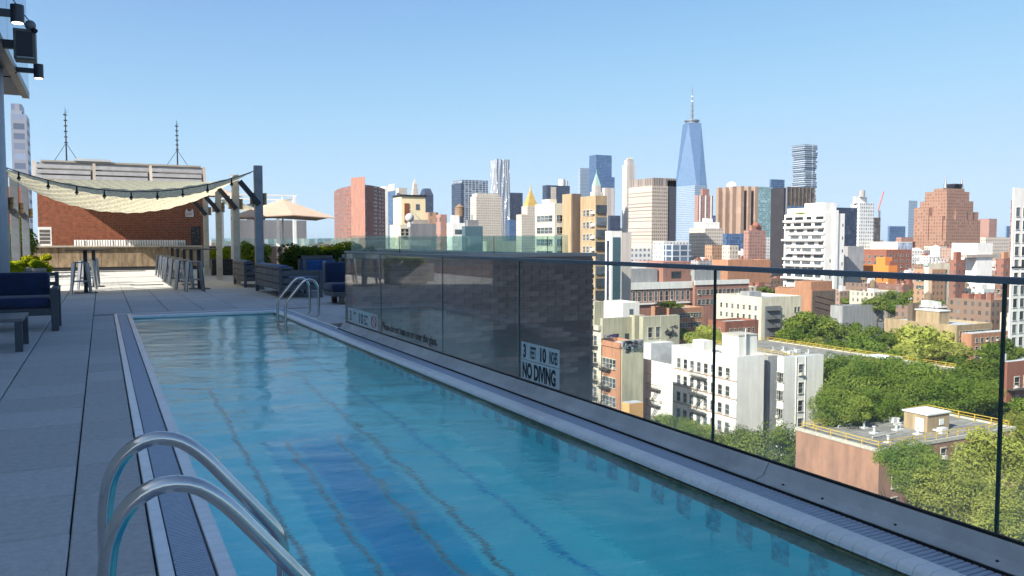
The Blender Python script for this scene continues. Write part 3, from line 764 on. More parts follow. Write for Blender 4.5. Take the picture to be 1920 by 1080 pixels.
shrub('bright yellow flowering plant at the left in the stone planter', -2.0, 22.7, .48, .42, .35, .2, m_leafY, 2600, .04, 11, 10)
shrub('bright yellow flowering plant at the right in the stone planter', -1.45, 22.9, .5, .4, .35, .26, m_leafY, 2800, .04, 12, 10)

# posts, canopy
def post(label, x, y, h, w=.17, wrap=False, brace=True):
    m_gunmetal = MATS['post_metal'] if not wrap else mat('sunlit_post', (.5, .48, .42), .6, var=.15, scale=4)  # wrapped posts: the sun on them is put into a paler colour
    t = thing('canopy_post', label, 'post', (x, y, 0))
    bevel(MB().box(-w/2, -w/2, 0, w/2, w/2, h).build('post', m_gunmetal, t), .006)
    if brace:
        MB().bar((0, -w/2-.03, h-1.0), (-.48, -w/2-.03, h-.42), .13, .05, upv=(0, 1, 0)).build('brace', m_darkmetal, t)
        for s in (-1, 1):
            MB().cyl(s*(w/2+.05), 0, h-.98, h-.72, .06, 10).build('lantern', mat('lantern_amber', (.4, .25, .1), .3, var=.2), t)
            b = MB()
            for z in (h-.99, h-.85, h-.71): b.tube([(s*(w/2+.05)+.066*cos(a*pi/6), .066*sin(a*pi/6), z) for a in range(13)], .006, 5)
            b.build('lantern_cage', m_darkmetal, t, kind='stuff')
    if wrap:
        b = MB()
        for k in range(int(h/.09)):
            z = .1+.09*k; b.bar((-w/2-.01, -w/2-.006, z), (w/2+.01, -w/2-.006, z+.06), .012, .006)
            b.bar((-w/2-.006, -w/2-.01, z+.06), (-w/2-.006, w/2+.01, z), .012, .006)
        b.build('net_wrap', mat('net_cord', (.55, .5, .36), .8), t, kind='stuff')
    return t
post('tall blue-grey canopy post at the right front corner', 3.66, 21.9, 3.2, .2)
post('net-wrapped canopy post left of the tall blue-grey one', 3.56, 25.2, 3.2, .19, True)
post('second net-wrapped post farther back beside the planter', 3.42, 28.0, 3.2, .17, True)
post('farthest net-wrapped post by the end of the bar', 3.42, 31.6, 3.2, .17, True)
post('pale post at the left front of the canopy', -2.05, 22.8, 3.0, .2, False, True)
post('second pale post on the left side of the canopy', -2.1, 26.2, 3.0, .2, False, True)
post('third pale post on the left side near the bar', -2.15, 30.4, 3.0, .2, False, True)

mnet = bpy.data.materials.new('shade_net'); mnet.use_nodes = True; n = mnet.node_tree; n.nodes.clear()
def netmat(name, col, hole, tr):
    m_ = bpy.data.materials.new(name); m_.use_nodes = True; n = m_.node_tree; n.nodes.clear()
    o = N(n, 'ShaderNodeOutputMaterial'); d = N(n, 'ShaderNodeBsdfDiffuse'); t_ = N(n, 'ShaderNodeBsdfTranslucent'); s_ = N(n, 'ShaderNodeMixShader'); s_.inputs[0].default_value = tr
    tc = N(n, 'ShaderNodeTexCoord'); vo = N(n, 'ShaderNodeTexVoronoi'); vo.inputs['Scale'].default_value = 16; n.links.new(tc.outputs['Object'], vo.inputs['Vector'])
    mx = N(n, 'ShaderNodeMix', data_type='RGBA'); mx.inputs[6].default_value = (*col, 1); mx.inputs[7].default_value = (*[c*.55 for c in col], 1)
    n.links.new(mth(n, 'MULTIPLY', vo.outputs['Distance'], 1.6), mx.inputs[0])
    n.links.new(mx.outputs[2], d.inputs[0]); n.links.new(mx.outputs[2], t_.inputs[0])
    n.links.new(d.outputs[0], s_.inputs[1]); n.links.new(t_.outputs[0], s_.inputs[2])
    tp = N(n, 'ShaderNodeBsdfTransparent'); q = N(n, 'ShaderNodeMixShader')
    n.links.new(mth(n, 'LESS_THAN', vo.outputs['Distance'], hole), q.inputs[0])
    n.links.new(s_.outputs[0], q.inputs[1]); n.links.new(tp.outputs[0], q.inputs[2]); n.links.new(q.outputs[0], o.inputs[0]); return m_
mn1 = netmat('net_cream', (.95, .86, .60), .12, .72); mn2 = netmat('net_green', (.52, .53, .42), .1, .4)
def sheet(name, x0, x1, y0, y1, zf, m_, parent, nxs=90, nys=40):
    vv = []; ff = []
    for j in range(nys+1):
        for i in range(nxs+1):
            a, c = i/nxs, j/nys; x, y, z = zf(a, c); vv.append((x, y, z+.012*sin(a*97+c*31)+.01*sin(c*83-a*40)))
    for j in range(nys):
        for i in range(nxs):
            k = j*(nxs+1)+i; ff.append((k, k+1, k+nxs+2, k+nxs+1))
    me = bpy.data.meshes.new(name); me.from_pydata(vv, [], ff); me.polygons.foreach_set('use_smooth', [True]*len(ff)); me.materials.append(m_)
    return link(name, me, parent)
can = thing('net_canopy', 'sagging cream camouflage net canopy over the bar seating', 'canopy')
def xz(a): return 4*a*(1-a)
def front_z(a): return 3.0+.05*a-.52*xz(a)
def f1(a, c):
    x = -2.2+5.75*a; y = 22.0+4.4*c
    s = 4*a*(1-a)
    return (x, y, front_z(a)-(.42*s**.8)*c)
def f2(a, c):
    x = -2.2+5.75*a; y = 26.4+14.5*c; z0 = f1(a, 1)[2]
    return (x, y, z0+(3.92+.12*a-z0)*min(1, c*1.0))
sheet('front_net', 0, 0, 0, 0, f1, mn1, can); sheet('rear_net', 0, 0, 0, 0, f2, mn2, can)
sl_ = thing('string_light', 'black cord of hanging bulbs along the canopy front', 'string light')
b = MB(); pts = [(-2.25+5.95*i/40, 21.93, front_z(i/40)+.07-.12*xz(i/40)) for i in range(41)]
b.tube(pts, .012, 6); b.build('cord', m_black, sl_)
for k in range(9):
    a = .1+k*.098; x = -2.25+5.95*a; z = front_z(a)+.07-.12*xz(a)
    MB().tube([(x, 21.93, z), (x, 21.93, z-.10), (x, 21.93, z-.16)], [.014, .02, .05], 10).build('socket', m_black, sl_)
    MB().sphere((x, 21.93, z-.18), .03, 10, 8).build('bulb', mat('bulb_glass', (.5, .42, .3), .1), sl_, smooth=True)

# second canopy beyond, umbrella
pg = thing('far_canopy', 'small pale frame canopy with net behind the parasol', 'canopy', (0, 0, 0))
for x, y in ((4.6, 33.5), (7.0, 33.5), (7.0, 37), (4.6, 37)): MB().box(x-.06, y-.06, 0, x+.06, y+.06, 3.05).build('post', m_white, pg)
for y in (33.5, 37): MB().box(4.5, y-.04, 3.05, 7.1, y+.04, 3.12).build('beam', m_white, pg)
sheet('net', 0, 0, 0, 0, lambda a, c: (4.6+2.4*a, 33.5+3.5*c, 3.0-.45*xz(a)), mn1, pg, 30, 12)
um = thing('parasol', 'wide taupe square parasol on a slim pole beside the terrace shrubs', 'parasol', (5.75, 29.5, 0))
b = MB(); R8 = 1.75
rim = [(R8*1.05*cos(pi/4+k*pi/4)*(1.18 if k % 2 == 0 else .93), R8*1.05*sin(pi/4+k*pi/4)*(1.18 if k % 2 == 0 else .93), 2.06 if k % 2 == 0 else 2.14) for k in range(8)]
for k in range(8):
    a, c = rim[k], rim[(k+1) % 8]; i = len(b.v); b.v += [(0, 0, 2.74), a, c]; b.f.append((i, i+1, i+2)); b.m.append(0)
    b.quad(a, (a[0], a[1], a[2]-.03), (c[0], c[1], c[2]-.03), c)
b.build('canvas', m_awn, um)
MB().tube([(0, 0, 0), (0, 0, 2.8)], .028, 12).build('pole', m_white, um, smooth=True)
for k in range(8): MB().bar((0, 0, 2.3), (rim[k][0]*.6, rim[k][1]*.6, 2.36-.02), .015).build('rib', m_white, um)
MB().cyl(0, 0, 0, .08, .3, 20).build('base', m_conc, um)
um2 = thing('parasol', 'small distant tan parasol top above the net canopy', 'parasol', (4.9, 38.6, 0))
MB().prism([(.9*cos(k*pi/4), .9*sin(k*pi/4)) for k in range(8)], 3.25, 3.6, scale=.02).build('canvas', m_awn, um2); MB().cyl(0, 0, 0, 3.3, .03, 10).build('pole', m_white, um2)

# bar and back wall
bar = thing('outdoor_bar', 'long bar with weathered plywood front and pale counter top', 'bar', (0, 39.0, 0))
BX0, BX1 = -3.2, 3.95; npn = 9
for k in range(npn):
    a = BX0+(BX1-BX0)*k/npn; MB().box(a+.006, 0, .16, a+(BX1-BX0)/npn-.006, .04, 1.0).build('panel', mat('bar_plywood', (.26, .19, .12), .7, var=.3, scale=2, stretch=(3, 1, 1), rnd=.12), bar)
MB().box(BX0, .03, 0, BX1, .06, .15).build('plinth', m_darkmetal, bar); MB().box(BX0, .06, 0, BX1, .7, 1.0).build('carcass', m_darkmetal, bar)
bevel(MB().box(BX0-.05, -.12, 1.0, BX1+.1, .75, 1.07).build('counter_top', mat('bar_top', (.42, .38, .32), .5, var=.15), bar), .006)
for x in (-2.7, .9): MB().box(x, .2, 1.0, x+.01, .3, 1.001).build('joint', m_black, bar)
wall = thing('brick_wall', 'sunlit red brick wall behind the bar', 'wall', (-2.45, 41.2, 0))
MB().box(.01, .01, 0, 6.9, .5, 4.0).build('mortar_bed', m_mortar, wall)
bb = MB(); z = 1.0; r = 0
while z < 3.95:
    x = -.1 if r % 2 else 0
    while x < 6.9:
        a0, a1 = max(0, x), min(6.91, x+.205)
        if a1-a0 > .02: bb.box(a0, random.uniform(-.003, .002), z, a1, .05, z+.066)
        x += .217
    z += .078; r += 1
bb.build('brick_courses', mat('bar_brick', (.31, .10, .05), .85, var=.25, scale=6, bump=.4, bscale=120), wall, kind='stuff')
ex = thing('exit_sign', 'white sign with red EXIT lettering on the brick wall', 'sign', (3.55, 41.1, 2.4))
MB().box(0, 0, 0, .36, .04, .26).build('panel', m_signwhite, ex); text('EXIT', 'lettering', m_red, ex, (.035, -.003, .06), .19, .72, .002, '-Y')
MB().box(.02, -.05, .27, .09, .03, .34).box(.27, -.05, .27, .34, .03, .34).build('emergency_lamps', m_white, ex)
for x, w_, h_, lb in ((3.62, .42, .85, 'dark framed chalkboard with white drawing at the right end of the bar'),):
    cb_ = thing('chalkboard', lb, 'board', (x, 39.5, 1.07)); MB().box(0, 0, 0, w_, .05, h_).build('panel', m_darkmetal, cb_)
    b = MB()
    for k in range(14):
        a = random.uniform(.06, w_-.06); c = random.uniform(.1, h_-.1); b.bar((a, -.004, c), (a+random.uniform(-.06, .06), -.004, c+random.uniform(-.1, .1)), .012, .003)
    b.build('chalk_marks', m_white, cb_, kind='stuff')
cb_ = thing('menu_board', 'white framed menu board standing at the left end of the bar', 'board', (-2.35, 39.2, 1.07))
MB().box(0, 0, 0, .5, .05, .78).build('frame', m_white, cb_)
b = MB(); 
for k in range(4):
    b.box(.06, -.006, .08+.155*k, .44, -.001, .2+.155*k)
b.build('menu_lettering', mat('menu_grey', (.12, .11, .11), .7, var=.4, scale=30), cb_)
cp = thing('napkin_bucket', 'white bucket at the left end of the bar counter', 'bucket', (-2.75, 39.2, 1.07)); MB().cyl(0, 0, 0, .38, .13, 16, r2=.17).build('bucket', m_white, cp)
MB().box(-.09, -.05, .38, .12, .05, .52).build('napkins', m_white, cp)
# rows of white cups on the counter
cupm = MB().cyl(0, 0, 0, .24, .04, 10, r2=.045).mesh('cup_stack', m_white)
ct = thing('cup_stacks', 'long row of stacked white cups on the bar counter', 'cups', (-.98, 39.25, 1.07))
for k in range(44): link('cup_stack', cupm, ct, (.1*k, random.uniform(-.02, .02), 0))
gm = glassmat('glassware', (.8, .85, .88), 1.5, .06)
gt = thing('glasses', 'small row of clear glasses on the right of the bar', 'glasses', (3.5, 39.2, 1.07))
for k in range(6): MB().cyl(-.1*k+.1, 0, 0, .13, .03, 10).build('glass', gm, gt)

# louvre roof screen on the bulkhead
lv = thing('roof_louvre', 'slanted silver louvre panels along the bulkhead roof', 'louvre', (0, 41.4, 0))
m_lv = mat('louvre_metal', (.40, .385, .37), .4, metal=.5, var=.1)
for k in range(3):
    x0 = -2.55+2.35*k
    for q in range(4):
        z = 3.85+.24*q; MB().bar((x0+.05, .05+.1*q, z), (x0+2.2, .05+.1*q, z+.0), .035, .2, upv=(0, .6, 1)).build('slat', m_lv, lv)
for k in range(4): x = -2.6+2.35*k; MB().bar((x+.04, 0, 3.7), (x+.04, .5, 4.8), .08, .12, upv=(1, 0, 0)).build('bracket', m_roof_t, lv)
MB().box(-2.3, .45, 4.78, 4.35, .8, 4.86).build('top_cap', m_roof_t, lv); MB().box(-1.0, .4, 4.87, .5, .9, 4.97).build('hatch', m_roof_w, lv)
MB().box(-2.45, .5, 3.99, 4.5, 2.5, 4.77).build('bulkhead', m_conc, lv)
def mast(label, x, y, z0, z1):
    t = thing('antenna_mast', label, 'antenna', (x, y, z0)); h = z1-z0
    MB().tube([(0, 0, 0), (0, 0, h*.85), (0, 0, h)], [.035, .02, .006], 8).build('pole', m_darkmetal, t)
    for k in range(6): MB().box(-.07, -.02, h*(.35+.1*k), .07, .02, h*(.35+.1*k)+.05).build('antenna_element', m_darkmetal, t)
    for s in (-1, 1): MB().tube([(0, 0, h*.35), (s*.5, s*.1, 0)], .012, 5).build('stay', m_darkmetal, t)
    MB().bar((-.1, 0, h*.86), (.1, 0, h*.93), .012).build('tip_spike', m_darkmetal, t)
mast('left antenna mast on the bulkhead roof', -1.3, 42, 4.8, 7.25); mast('right antenna mast on the bulkhead roof', 3.33, 42, 4.8, 7.0)
hd = thing('green_hedge', 'clipped dark green hedge beyond the left canopy posts', 'hedge', (-2.9, 33, 0))
link('foliage', leaf_mesh('foliage', 6000, 1.0, 2.0, 1.3, .05, m_leafG, 30, 20), hd, (0, 0, 1.1))
sd = thing('side_screen', 'orange brick side wall and dark awnings left of the canopy', 'wall', (-3.0, 30, 0))
MB().box(-1.2, 6, 0, .4, 7, 3.3).build('wall', m_brick, sd); MB().box(-.1, -6, .0, .2, 6, .55).build('low_wall', m_conc, sd)

# grey neighbouring roof building behind the parasol
def wbox(name, label, uL, uC, uR, vT, d, mats, cat='building', zb=GZ, dep=None, group=None, roofh=True, topmat=None, wmax=200):
    """box building: left wall (facing the pool side) spans uL..uC, right wall uC..uR, near corner at distance d"""
    c = at(uC, vT, d); X0, Y0 = c.x, c.y
    if uL < uC-.5:
        r = ray(uL, 452); Y1 = X0*r.y/r.x if r.x > .01 else Y0+60
    else: Y1 = Y0+(dep or 25)
    if uR > uC+.5:
        r = ray(uR, 452); X1 = Y0*r.x/r.y
    else: X1 = X0+(dep or 25)
    Y1 = min(Y1, Y0+wmax); h = c.z-zb
    w, l = X1-X0, Y1-Y0
    b = MB(); b.box(0, 0, 0, w, l, h, 0, 1)
    o = b.build(name, [mats, topmat or m_roof_w], None, (X0, Y0, zb), label=label, category=cat)
    if group: o['group'] = group
    if roofh and w > 4 and l > 4:
        p = MB(); t_ = .35
        p.box(-.003, -.003, h-.003, w+.003, t_, h+.8); p.box(-.003, t_, h-.003, t_, l, h+.8); p.box(w-t_, t_, h-.003, w+.003, l, h+.8); p.box(t_, l-t_, h-.003, w-t_, l+.003, h+.8)
        p.build('parapet', mats, o)
    o['dim'] = [w, l, h]
    return o

# ================================================================== THE CITY
# ---- geometry windows -------------------------------------------------------
def window_mesh(w, h, arch=False, side='L', pane=None, frame=None, mull=True):
    """framed sash window; side L faces -X (its width runs along y), side R faces -Y"""
    b = MB(); f = .1
    def bx(a0, z0, a1, z1, d0, d1, mi):
        if side == 'L': b.box(-d1, a0, z0, -d0, a1, z1, mi)
        else: b.box(a0, -d1, z0, a1, -d0, z1, mi)
    bx(0, 0, w, h, -.02, .03, 0)
    bx(-f, h, w+f, h+.16, -.02, .16, 1); bx(-f-.05, -.14, w+f+.05, 0, -.02, .2, 1)
    bx(-f*.6, 0, 0, h, -.02, .09, 1); bx(w, 0, w+f*.6, h, -.02, .09, 1)
    if mull: bx(0, h*.5-.04, w, h*.5+.04, .03, .07, 1)
    return b.mesh('window', [pane or m_pane, frame or m_stone])
_wm = {}
def windows(o, side, cols, rows, z0=None, zstep=3.3, w=1.1, h=1.8, m0=1.5, single=True, pane=None, frame=None, skip=0., span=None, top=1.6, mull=True):
    """rows counted from the top down; cols spread over the wall (or over span)"""
    W_, L_, Hh = o['dim']; ln = L_ if side == 'L' else W_
    a0, a1 = span or (m0, ln-m0)
    key = (w, h, side, id(pane), id(frame), mull)
    if key not in _wm: _wm[key] = window_mesh(w, h, False, side, pane, frame, mull)
    me = _wm[key]; b = MB(); cnt = 0
    for r in range(rows):
        z = Hh-top-h-zstep*r
        if z < 1: break
        for c in range(cols):
            if skip and random.random() < skip: continue
            a = a0+(a1-a0)*(c+.5)/cols-w/2
            loc = (0, a, z) if side == 'L' else (a, 0, z)
            if single:
                link('window', me, o, loc)
                if random.random() < .13:
                    key2 = ('ac', side); 
                    if key2 not in _wm: _wm[key2] = (MB().box(-.55, .2, 0, -.02, .85, .5) if side == 'L' else MB().box(.2, -.55, 0, .85, -.02, .5)).mesh('air_conditioner', m_frame)
                    link('air_conditioner', _wm[key2], o, loc)
            else:
                if side == 'L': b.box(-.05, a, z, .02, a+w, z+h, 0); b.box(-.12, a-.1, z-.14, .02, a+w+.1, z, 1)
                else: b.box(a, -.05, z, a+w, .02, z+h, 0); b.box(a-.1, -.12, z-.14, a+w+.1, .02, z, 1)
    if not single and b.v: b.build('windows', [pane or m_pane, frame or m_stone], o, kind='stuff')
def cornice(o, m, z=0., t=.35, h=.5):
    W_, L_, Hh = o['dim']; MB().box(-t, -.02, Hh+z-h, .02, L_, Hh+z+.05).build('cornice', m, o)
def string_course(o, m, zs, both=False):
    W_, L_, Hh = o['dim']
    for z in zs: MB().box(-.12, -.02, Hh-z, .02, L_, Hh-z+.22).build('string_course', m, o)
def fire_escape(o, a, floors, top=3.4, zstep=3.3, w=4.2):
    W_, L_, Hh = o['dim']
    for k in range(floors):
        z = Hh-top-zstep*k; b = MB()
        b.box(-1.2, a, z-.06, -.05, a+w, z)
        for zz in (z+.5, z+1.0): b.bar((-1.2, a, zz), (-1.2, a+w, zz), .05).bar((-1.2, a, zz), (-.05, a, zz), .05).bar((-1.2, a+w, zz), (-.05, a+w, zz), .05)
        for q in range(12): b.bar((-1.2, a+w*q/11, z), (-1.2, a+w*q/11, z+1), .03)
        if k < floors-1:
            b.bar((-.9, a+w*.15, z), (-.9, a+w*.8, z-zstep), .09).bar((-.4, a+w*.15, z), (-.4, a+w*.8, z-zstep), .09)
            for q in range(1, 10): b.box(-.9, a+w*(.15+.65*q/10)-.1, z-zstep*q/10, -.4, a+w*(.15+.65*q/10)+.1, z-zstep*q/10+.03)
        b.build('fire_escape', m_iron, o)
def rbox(o, x0, y0, x1, y1, h, m, name='roof_house', z=None):
    """a block standing on the roof, in fractions of the plan"""
    W_, L_, Hh = o['dim']; z = Hh if z is None else z
    return MB().box(W_*x0, L_*y0, z-.01, W_*x1, L_*y1, z+h, 0, 0).build(name, m, o)
def tank(o, fx, fy, z, s=1., m=None):
    W_, L_, Hh = o['dim']; x, y = W_*fx, L_*fy; b = MB()
    for a in range(4): b.bar((x+1.3*s*cos(pi/4+a*pi/2), y+1.3*s*sin(pi/4+a*pi/2), z), (x+1.1*s*cos(pi/4+a*pi/2), y+1.1*s*sin(pi/4+a*pi/2), z+2.6*s), .2*s)
    b.cyl(x, y, z+2.6*s, z+6.2*s, 1.9*s, 16); b.cyl(x, y, z+6.2*s, z+7.6*s, 2.05*s, 16, r2=.1)
    return b.build('water_tank', m or mat('tank_wood', (.22, .15, .1), .85), o)

# materials of the skyline
F_ = facade
fm_red = F_('brick_grid_red', (.25, .12, .09), (.09, .07, .08), 3.6, 3.0, .42, .5, lit=.5)
fm_blue = F_('glass_blue', (.13, .2, .32), (.06, .13, .26), 1.8, 4.0, .8, .72, metal=.5, wrough=.35, lit=.3)
fm_blue_pale = F_('glass_pale_blue', (.36, .43, .52), (.17, .25, .35), 3., 4., .9, .7, wrough=.3, lit=-.6)
fm_navy = F_('glass_navy', (.03, .045, .08), (.02, .03, .06), 2., 4., .85, .75, wrough=.3, lit=.12)
fm_grid = F_('dark_glass_white_grid', (.42, .45, .48), (.06, .09, .14), 7., 4., .8, .8, wrough=.4)
fm_cream = F_('cream_grid', (.56, .50, .42), (.16, .15, .15), 3.2, 3.8, .42, .5)
fm_cream2 = F_('cream_ribs', (.60, .53, .46), (.24, .22, .22), 3.4, 400, .4, .99)
fm_bands = F_('stone_bands', (.52, .44, .37), (.22, .19, .17), 900, 3.6, 1.0, .36)
fm_tan = F_('tan_waffle', (.46, .39, .33), (.08, .07, .07), 2.4, 3.6, .45, .5)
fm_brown = F_('brown_panels', (.31, .22, .17), (.29, .205, .16), 6, 8, .9, .9, rough=.8, lit=-.6, var=.03)
fm_teal = F_('glass_teal', (.25, .36, .36), (.12, .22, .24), 3., 3.8, .88, .75, wrough=.3, lit=.25)
fm_pink = F_('pink_grid', (.35, .20, .165), (.12, .09, .09), 3.4, 3.1, .4, .5)
fm_deco = F_('deco_brick', (.30, .17, .12), (.11, .075, .065), 3.6, 3.9, .38, .5, lit=.35)
fm_white = F_('white_grid', (.66, .66, .64), (.16, .19, .22), 3., 3.3, .5, .5)
fm_dark = F_('dark_bronze_grid', (.10, .075, .06), (.05, .055, .065), 4.2, 3.8, .7, .72, wrough=.4)
fm_loft = F_('loft_orange', (.42, .25, .16), (.12, .09, .08), 3.2, 3.4, .4, .5)
fm_mar = F_('maroon_windows', (.26, .12, .09), (.1, .08, .08), 3.4, 3.6, .36, .42)
fm_darks = mat('dark_slab', (.035, .033, .04), .55, var=.15, scale=.1)
m_c_white = mat('white_render', (.78, .76, .72), .85, var=.09, scale=.9, stretch=(1, 1, .12))
m_c_cream = mat('cream_render', (.66, .60, .48), .85, var=.17, scale=.9, stretch=(1, 1, .12))
m_c_olive = mat('olive_render', (.44, .42, .31), .9, var=.17, scale=.9, stretch=(1, 1, .12))
m_c_pinkb = mat('pink_brick', (.34, .17, .13), .88, var=.17, scale=.9, stretch=(1, 1, .12))
m_c_red = mat('deep_red_brick', (.27, .105, .07), .88, var=.17, scale=.9, stretch=(1, 1, .12))
m_c_orange = mat('orange_brick', (.42, .205, .12), .88, var=.17, scale=.9, stretch=(1, 1, .12))
m_c_bright = mat('bright_orange_paint', (.68, .23, .05), .7, var=.05, scale=.2)
m_c_grey = mat('grey_block', (.33, .33, .34), .85, var=.17, scale=.9, stretch=(1, 1, .12))
m_c_tan = mat('tan_brick', (.38, .28, .17), .88, var=.17, scale=.9, stretch=(1, 1, .12))
m_c_dbrown = mat('dark_brown_brick', (.15, .11, .085), .88, var=.17, scale=.9, stretch=(1, 1, .12))
m_c_yellow = mat('cream_yellow_stucco', (.80, .66, .42), .85, var=.06, scale=.3)
m_c_slate = mat('slate_block', (.20, .20, .21), .85, var=.17, scale=.9, stretch=(1, 1, .12))
m_gold = mat('gold_roof', (.70, .46, .13), .4, metal=.4, var=.1, scale=.3)
m_green_cu = mat('green_copper', (.33, .50, .43), .7, var=.1, scale=.3)

# ---- skyline, left to right --------------------------------------------------
def skyline(name, label, uL, uC, uR, vT, d, m, **k):
    return wbox(name, label, uL, uC, uR, vT, d, m, roofh=False, **k)
# curved red brick slab
c0 = at(672, 346, 620); zt_ = c0.z-GZ
t = thing('apartment_tower', 'curved red brick apartment slab, tallest building left of the skyline', 'tower', (c0.x, c0.y, GZ))
def loc2(u, d): p = at(u, 346, d); return (p.x-c0.x, p.y-c0.y)
arcl = [loc2(u, d) for u, d in ((626, 700), (636, 668), (648, 645), (661, 632))]; arcr = [loc2(u, d) for u, d in ((684, 622), (694, 628), (704, 638), (713, 652), (722, 670))]
MB().prism(arcl+[loc2(661, 720), loc2(627, 730)], 0, zt_, top=1).build('left_wing', [fm_red, m_roof_t], t)
MB().prism(arcr+[loc2(722, 720), loc2(684, 720)], 0, zt_, top=1).build('right_wing', [fm_red, m_roof_t], t)
MB().prism([loc2(658, 628), loc2(684, 616), loc2(684.5, 719), loc2(660, 719)], 0, zt_+5.6, top=1).build('core', [m_c_pinkb, m_roof_t], t)
skyline('office_tower', 'narrow white slab just right of the curved red brick building', 714, 722, 728, 349, 800, m_c_white)
o = skyline('office_tower', 'blue glass tower between the white slab and the yellow stair house', 727, 741, 742, 357, 1900, fm_blue); rbox(o, .1, .1, .9, .9, 16, fm_cream)
o = skyline('office_tower', 'pale beige tower behind the yellow stair house', 743, 748, 764, 352, 1950, fm_cream)
def spire(name, label, uC, vbase, vtip, d, wpx, m, mroof, tiers=3, zb=GZ):
    p = at(uC, vbase, d); w = wpx*d/FPX; tip = at(uC, vtip, d).z
    t = thing(name, label, 'tower', (p.x, p.y, zb)); h0 = p.z-zb; hh = tip-zb
    MB().box(-w/2, -w/2, 0, w/2, w/2, h0).build('shaft', m, t)
    z = h0; ww = w
    for k in range(tiers):
        ww *= .74; z2 = h0+(hh-h0)*(.22*(k+1)); MB().box(-ww/2, -ww/2, z-.01, ww/2, ww/2, z2).build('setback', m, t); z = z2
    MB().prism([(-ww/2, -ww/2), (ww/2, -ww/2), (ww/2, ww/2), (-ww/2, ww/2)], z-.01, z+(hh-z)*.75, scale=.12).build('roof', mroof, t)
    MB().tube([(0, 0, z+(hh-z)*.7), (0, 0, hh)], [ww*.06, ww*.02], 6).build('finial', mroof, t)
    return t
spire('spired_tower', 'slim grey stone tower with stepped crown left of the chamfered glass tower', 778, 372, 332, 2000, 17, fm_cream, m_stone)
o = skyline('office_tower', 'dark blue glass tower with chamfered top', 787, 796, 813, 365, 1900, fm_navy); W_, L_, Hh = o['dim']
MB().prism([(0, 0), (W_, 0), (W_, L_), (0, L_)], Hh, Hh+15, scale=.6).build('crown', fm_navy, o)
o = skyline('office_tower', 'dark slab tower with white grid facade at its right', 849, 866, 915, 337, 1500, fm_grid, dep=40)
W_, L_, Hh = o['dim']; MB().box(-2, -1, 0, W_*.02, L_, Hh-6).build('dark_flank', fm_navy, o)
o = skyline('office_tower', 'broad cream stone office block with many small windows', 882, 893, 941, 368, 1250, fm_cream); rbox(o, .05, .1, .9, .9, 5, fm_cream)
# rippled steel tower
p = at(938, 300, 1850); t = thing('skyscraper', 'tall rippled steel tower standing above the cream office block', 'tower', (p.x, p.y, GZ)); h = p.z-GZ
m_rip = F_('rippled_steel', (.50, .52, .55), (.16, .19, .24), 3.2, 3.3, .45, .55, metal=.6, wrough=.3)
b = MB(); nn = 26; rows = 60; w = 27*1850/FPX
ring = []
for k in range(rows+1):
    z = h*k/rows
    for q in range(nn*4):
        s_ = q//nn; f_ = (q % nn)/nn; cx = [(-1+2*f_, -1), (1, -1+2*f_), (1-2*f_, 1), (-1, 1-2*f_)][s_]
        rp = 1+.05*sin(q*1.15+2.0*sin(z*.035+q*.3))
        b.v.append((cx[0]*w/2*rp, cx[1]*w/2*rp, z))
n4_ = nn*4
for k in range(rows):
    for q in range(n4_): q2 = (q+1) % n4_; b.f.append((k*n4_+q, k*n4_+q2, (k+1)*n4_+q2, (k+1)*n4_+q)); b.m.append(0)
b.f.append(tuple(rows*n4_+q for q in range(n4_))); b.m.append(0)
b.build('tower_shaft', m_rip, t)
skyline('office_tower', 'plain dark violet-blue slab right of the rippled steel tower', 950, 953, 980, 361, 2000, fm_navy)
skyline('office_tower', 'low blue glass block below the plain dark slab', 950, 955, 968, 412, 1700, fm_blue)
# gold pyramid court tower
o = skyline('court_tower', 'cream stone court tower with golden pyramid roof', 968, 978, 1018, 402, 1150, fm_cream)
W_, L_, Hh = o['dim']; k_ = 1150/FPX
MB().box(W_*.3, 2, Hh-.01, W_*.3+26*k_, 2+24*k_, Hh+16*k_).build('upper_tower', fm_cream, o)
MB().prism([(W_*.3+2*k_, 2+2*k_), (W_*.3+24*k_, 2+2*k_), (W_*.3+24*k_, 2+22*k_), (W_*.3+2*k_, 2+22*k_)], Hh+16*k_-.01, Hh+46*k_, scale=.12).build('golden_roof', m_gold, o)
MB().cyl(W_*.3+13*k_, 2+12*k_, Hh+44*k_, Hh+56*k_, 1.6, 8, r2=.4).build('finial', m_gold, o)
o = skyline('office_tower', 'wide navy slab behind the golden pyramid with pale rooftop tanks', 1017, 1025, 1068, 347, 1900, fm_navy); W_, L_, Hh = o['dim']
MB().box(W_*.18, -1, Hh-120, W_*.4, 0, Hh-4).build('pale_panel', fm_cream, o)
for fx, s_ in ((.72, 1.), (.88, .8)): MB().cyl(W_*fx, L_*.4, Hh, Hh+15*s_, 8*s_, 16).build('rooftop_tank', m_roof_w, o)
# blue pair
skyline('office_tower', 'pale translucent blue glass tower left of the tallest blue one', 1082, 1088, 1104, 315, 2350, fm_blue_pale)
o = skyline('office_tower', 'tall saturated blue glass tower behind the green-spired tower', 1104, 1118, 1146, 290, 2250, fm_blue); W_, L_, Hh = o['dim']
MB().box(W_*.02, -6, 0, W_+6, L_, Hh-60).build('shoulder', fm_blue, o)
o = spire('spired_tower', 'white terracotta tower with pale green copper spire', 1118, 372, 318, 1900, 22, fm_cream2, m_green_cu, 2)
skyline('office_tower', 'cream ribbed wing right of the green-spired tower', 1128, 1134, 1151, 352, 1890, fm_cream2)
skyline('office_tower', 'small dark purple block far behind the white corner tower', 1140, 1144, 1163, 404, 1700, fm_navy)
o = skyline('office_tower', 'slender pale limestone tower standing alone', 1166, 1176, 1190, 309, 1950, fm_cream2, dep=25); W_, L_, Hh = o['dim']
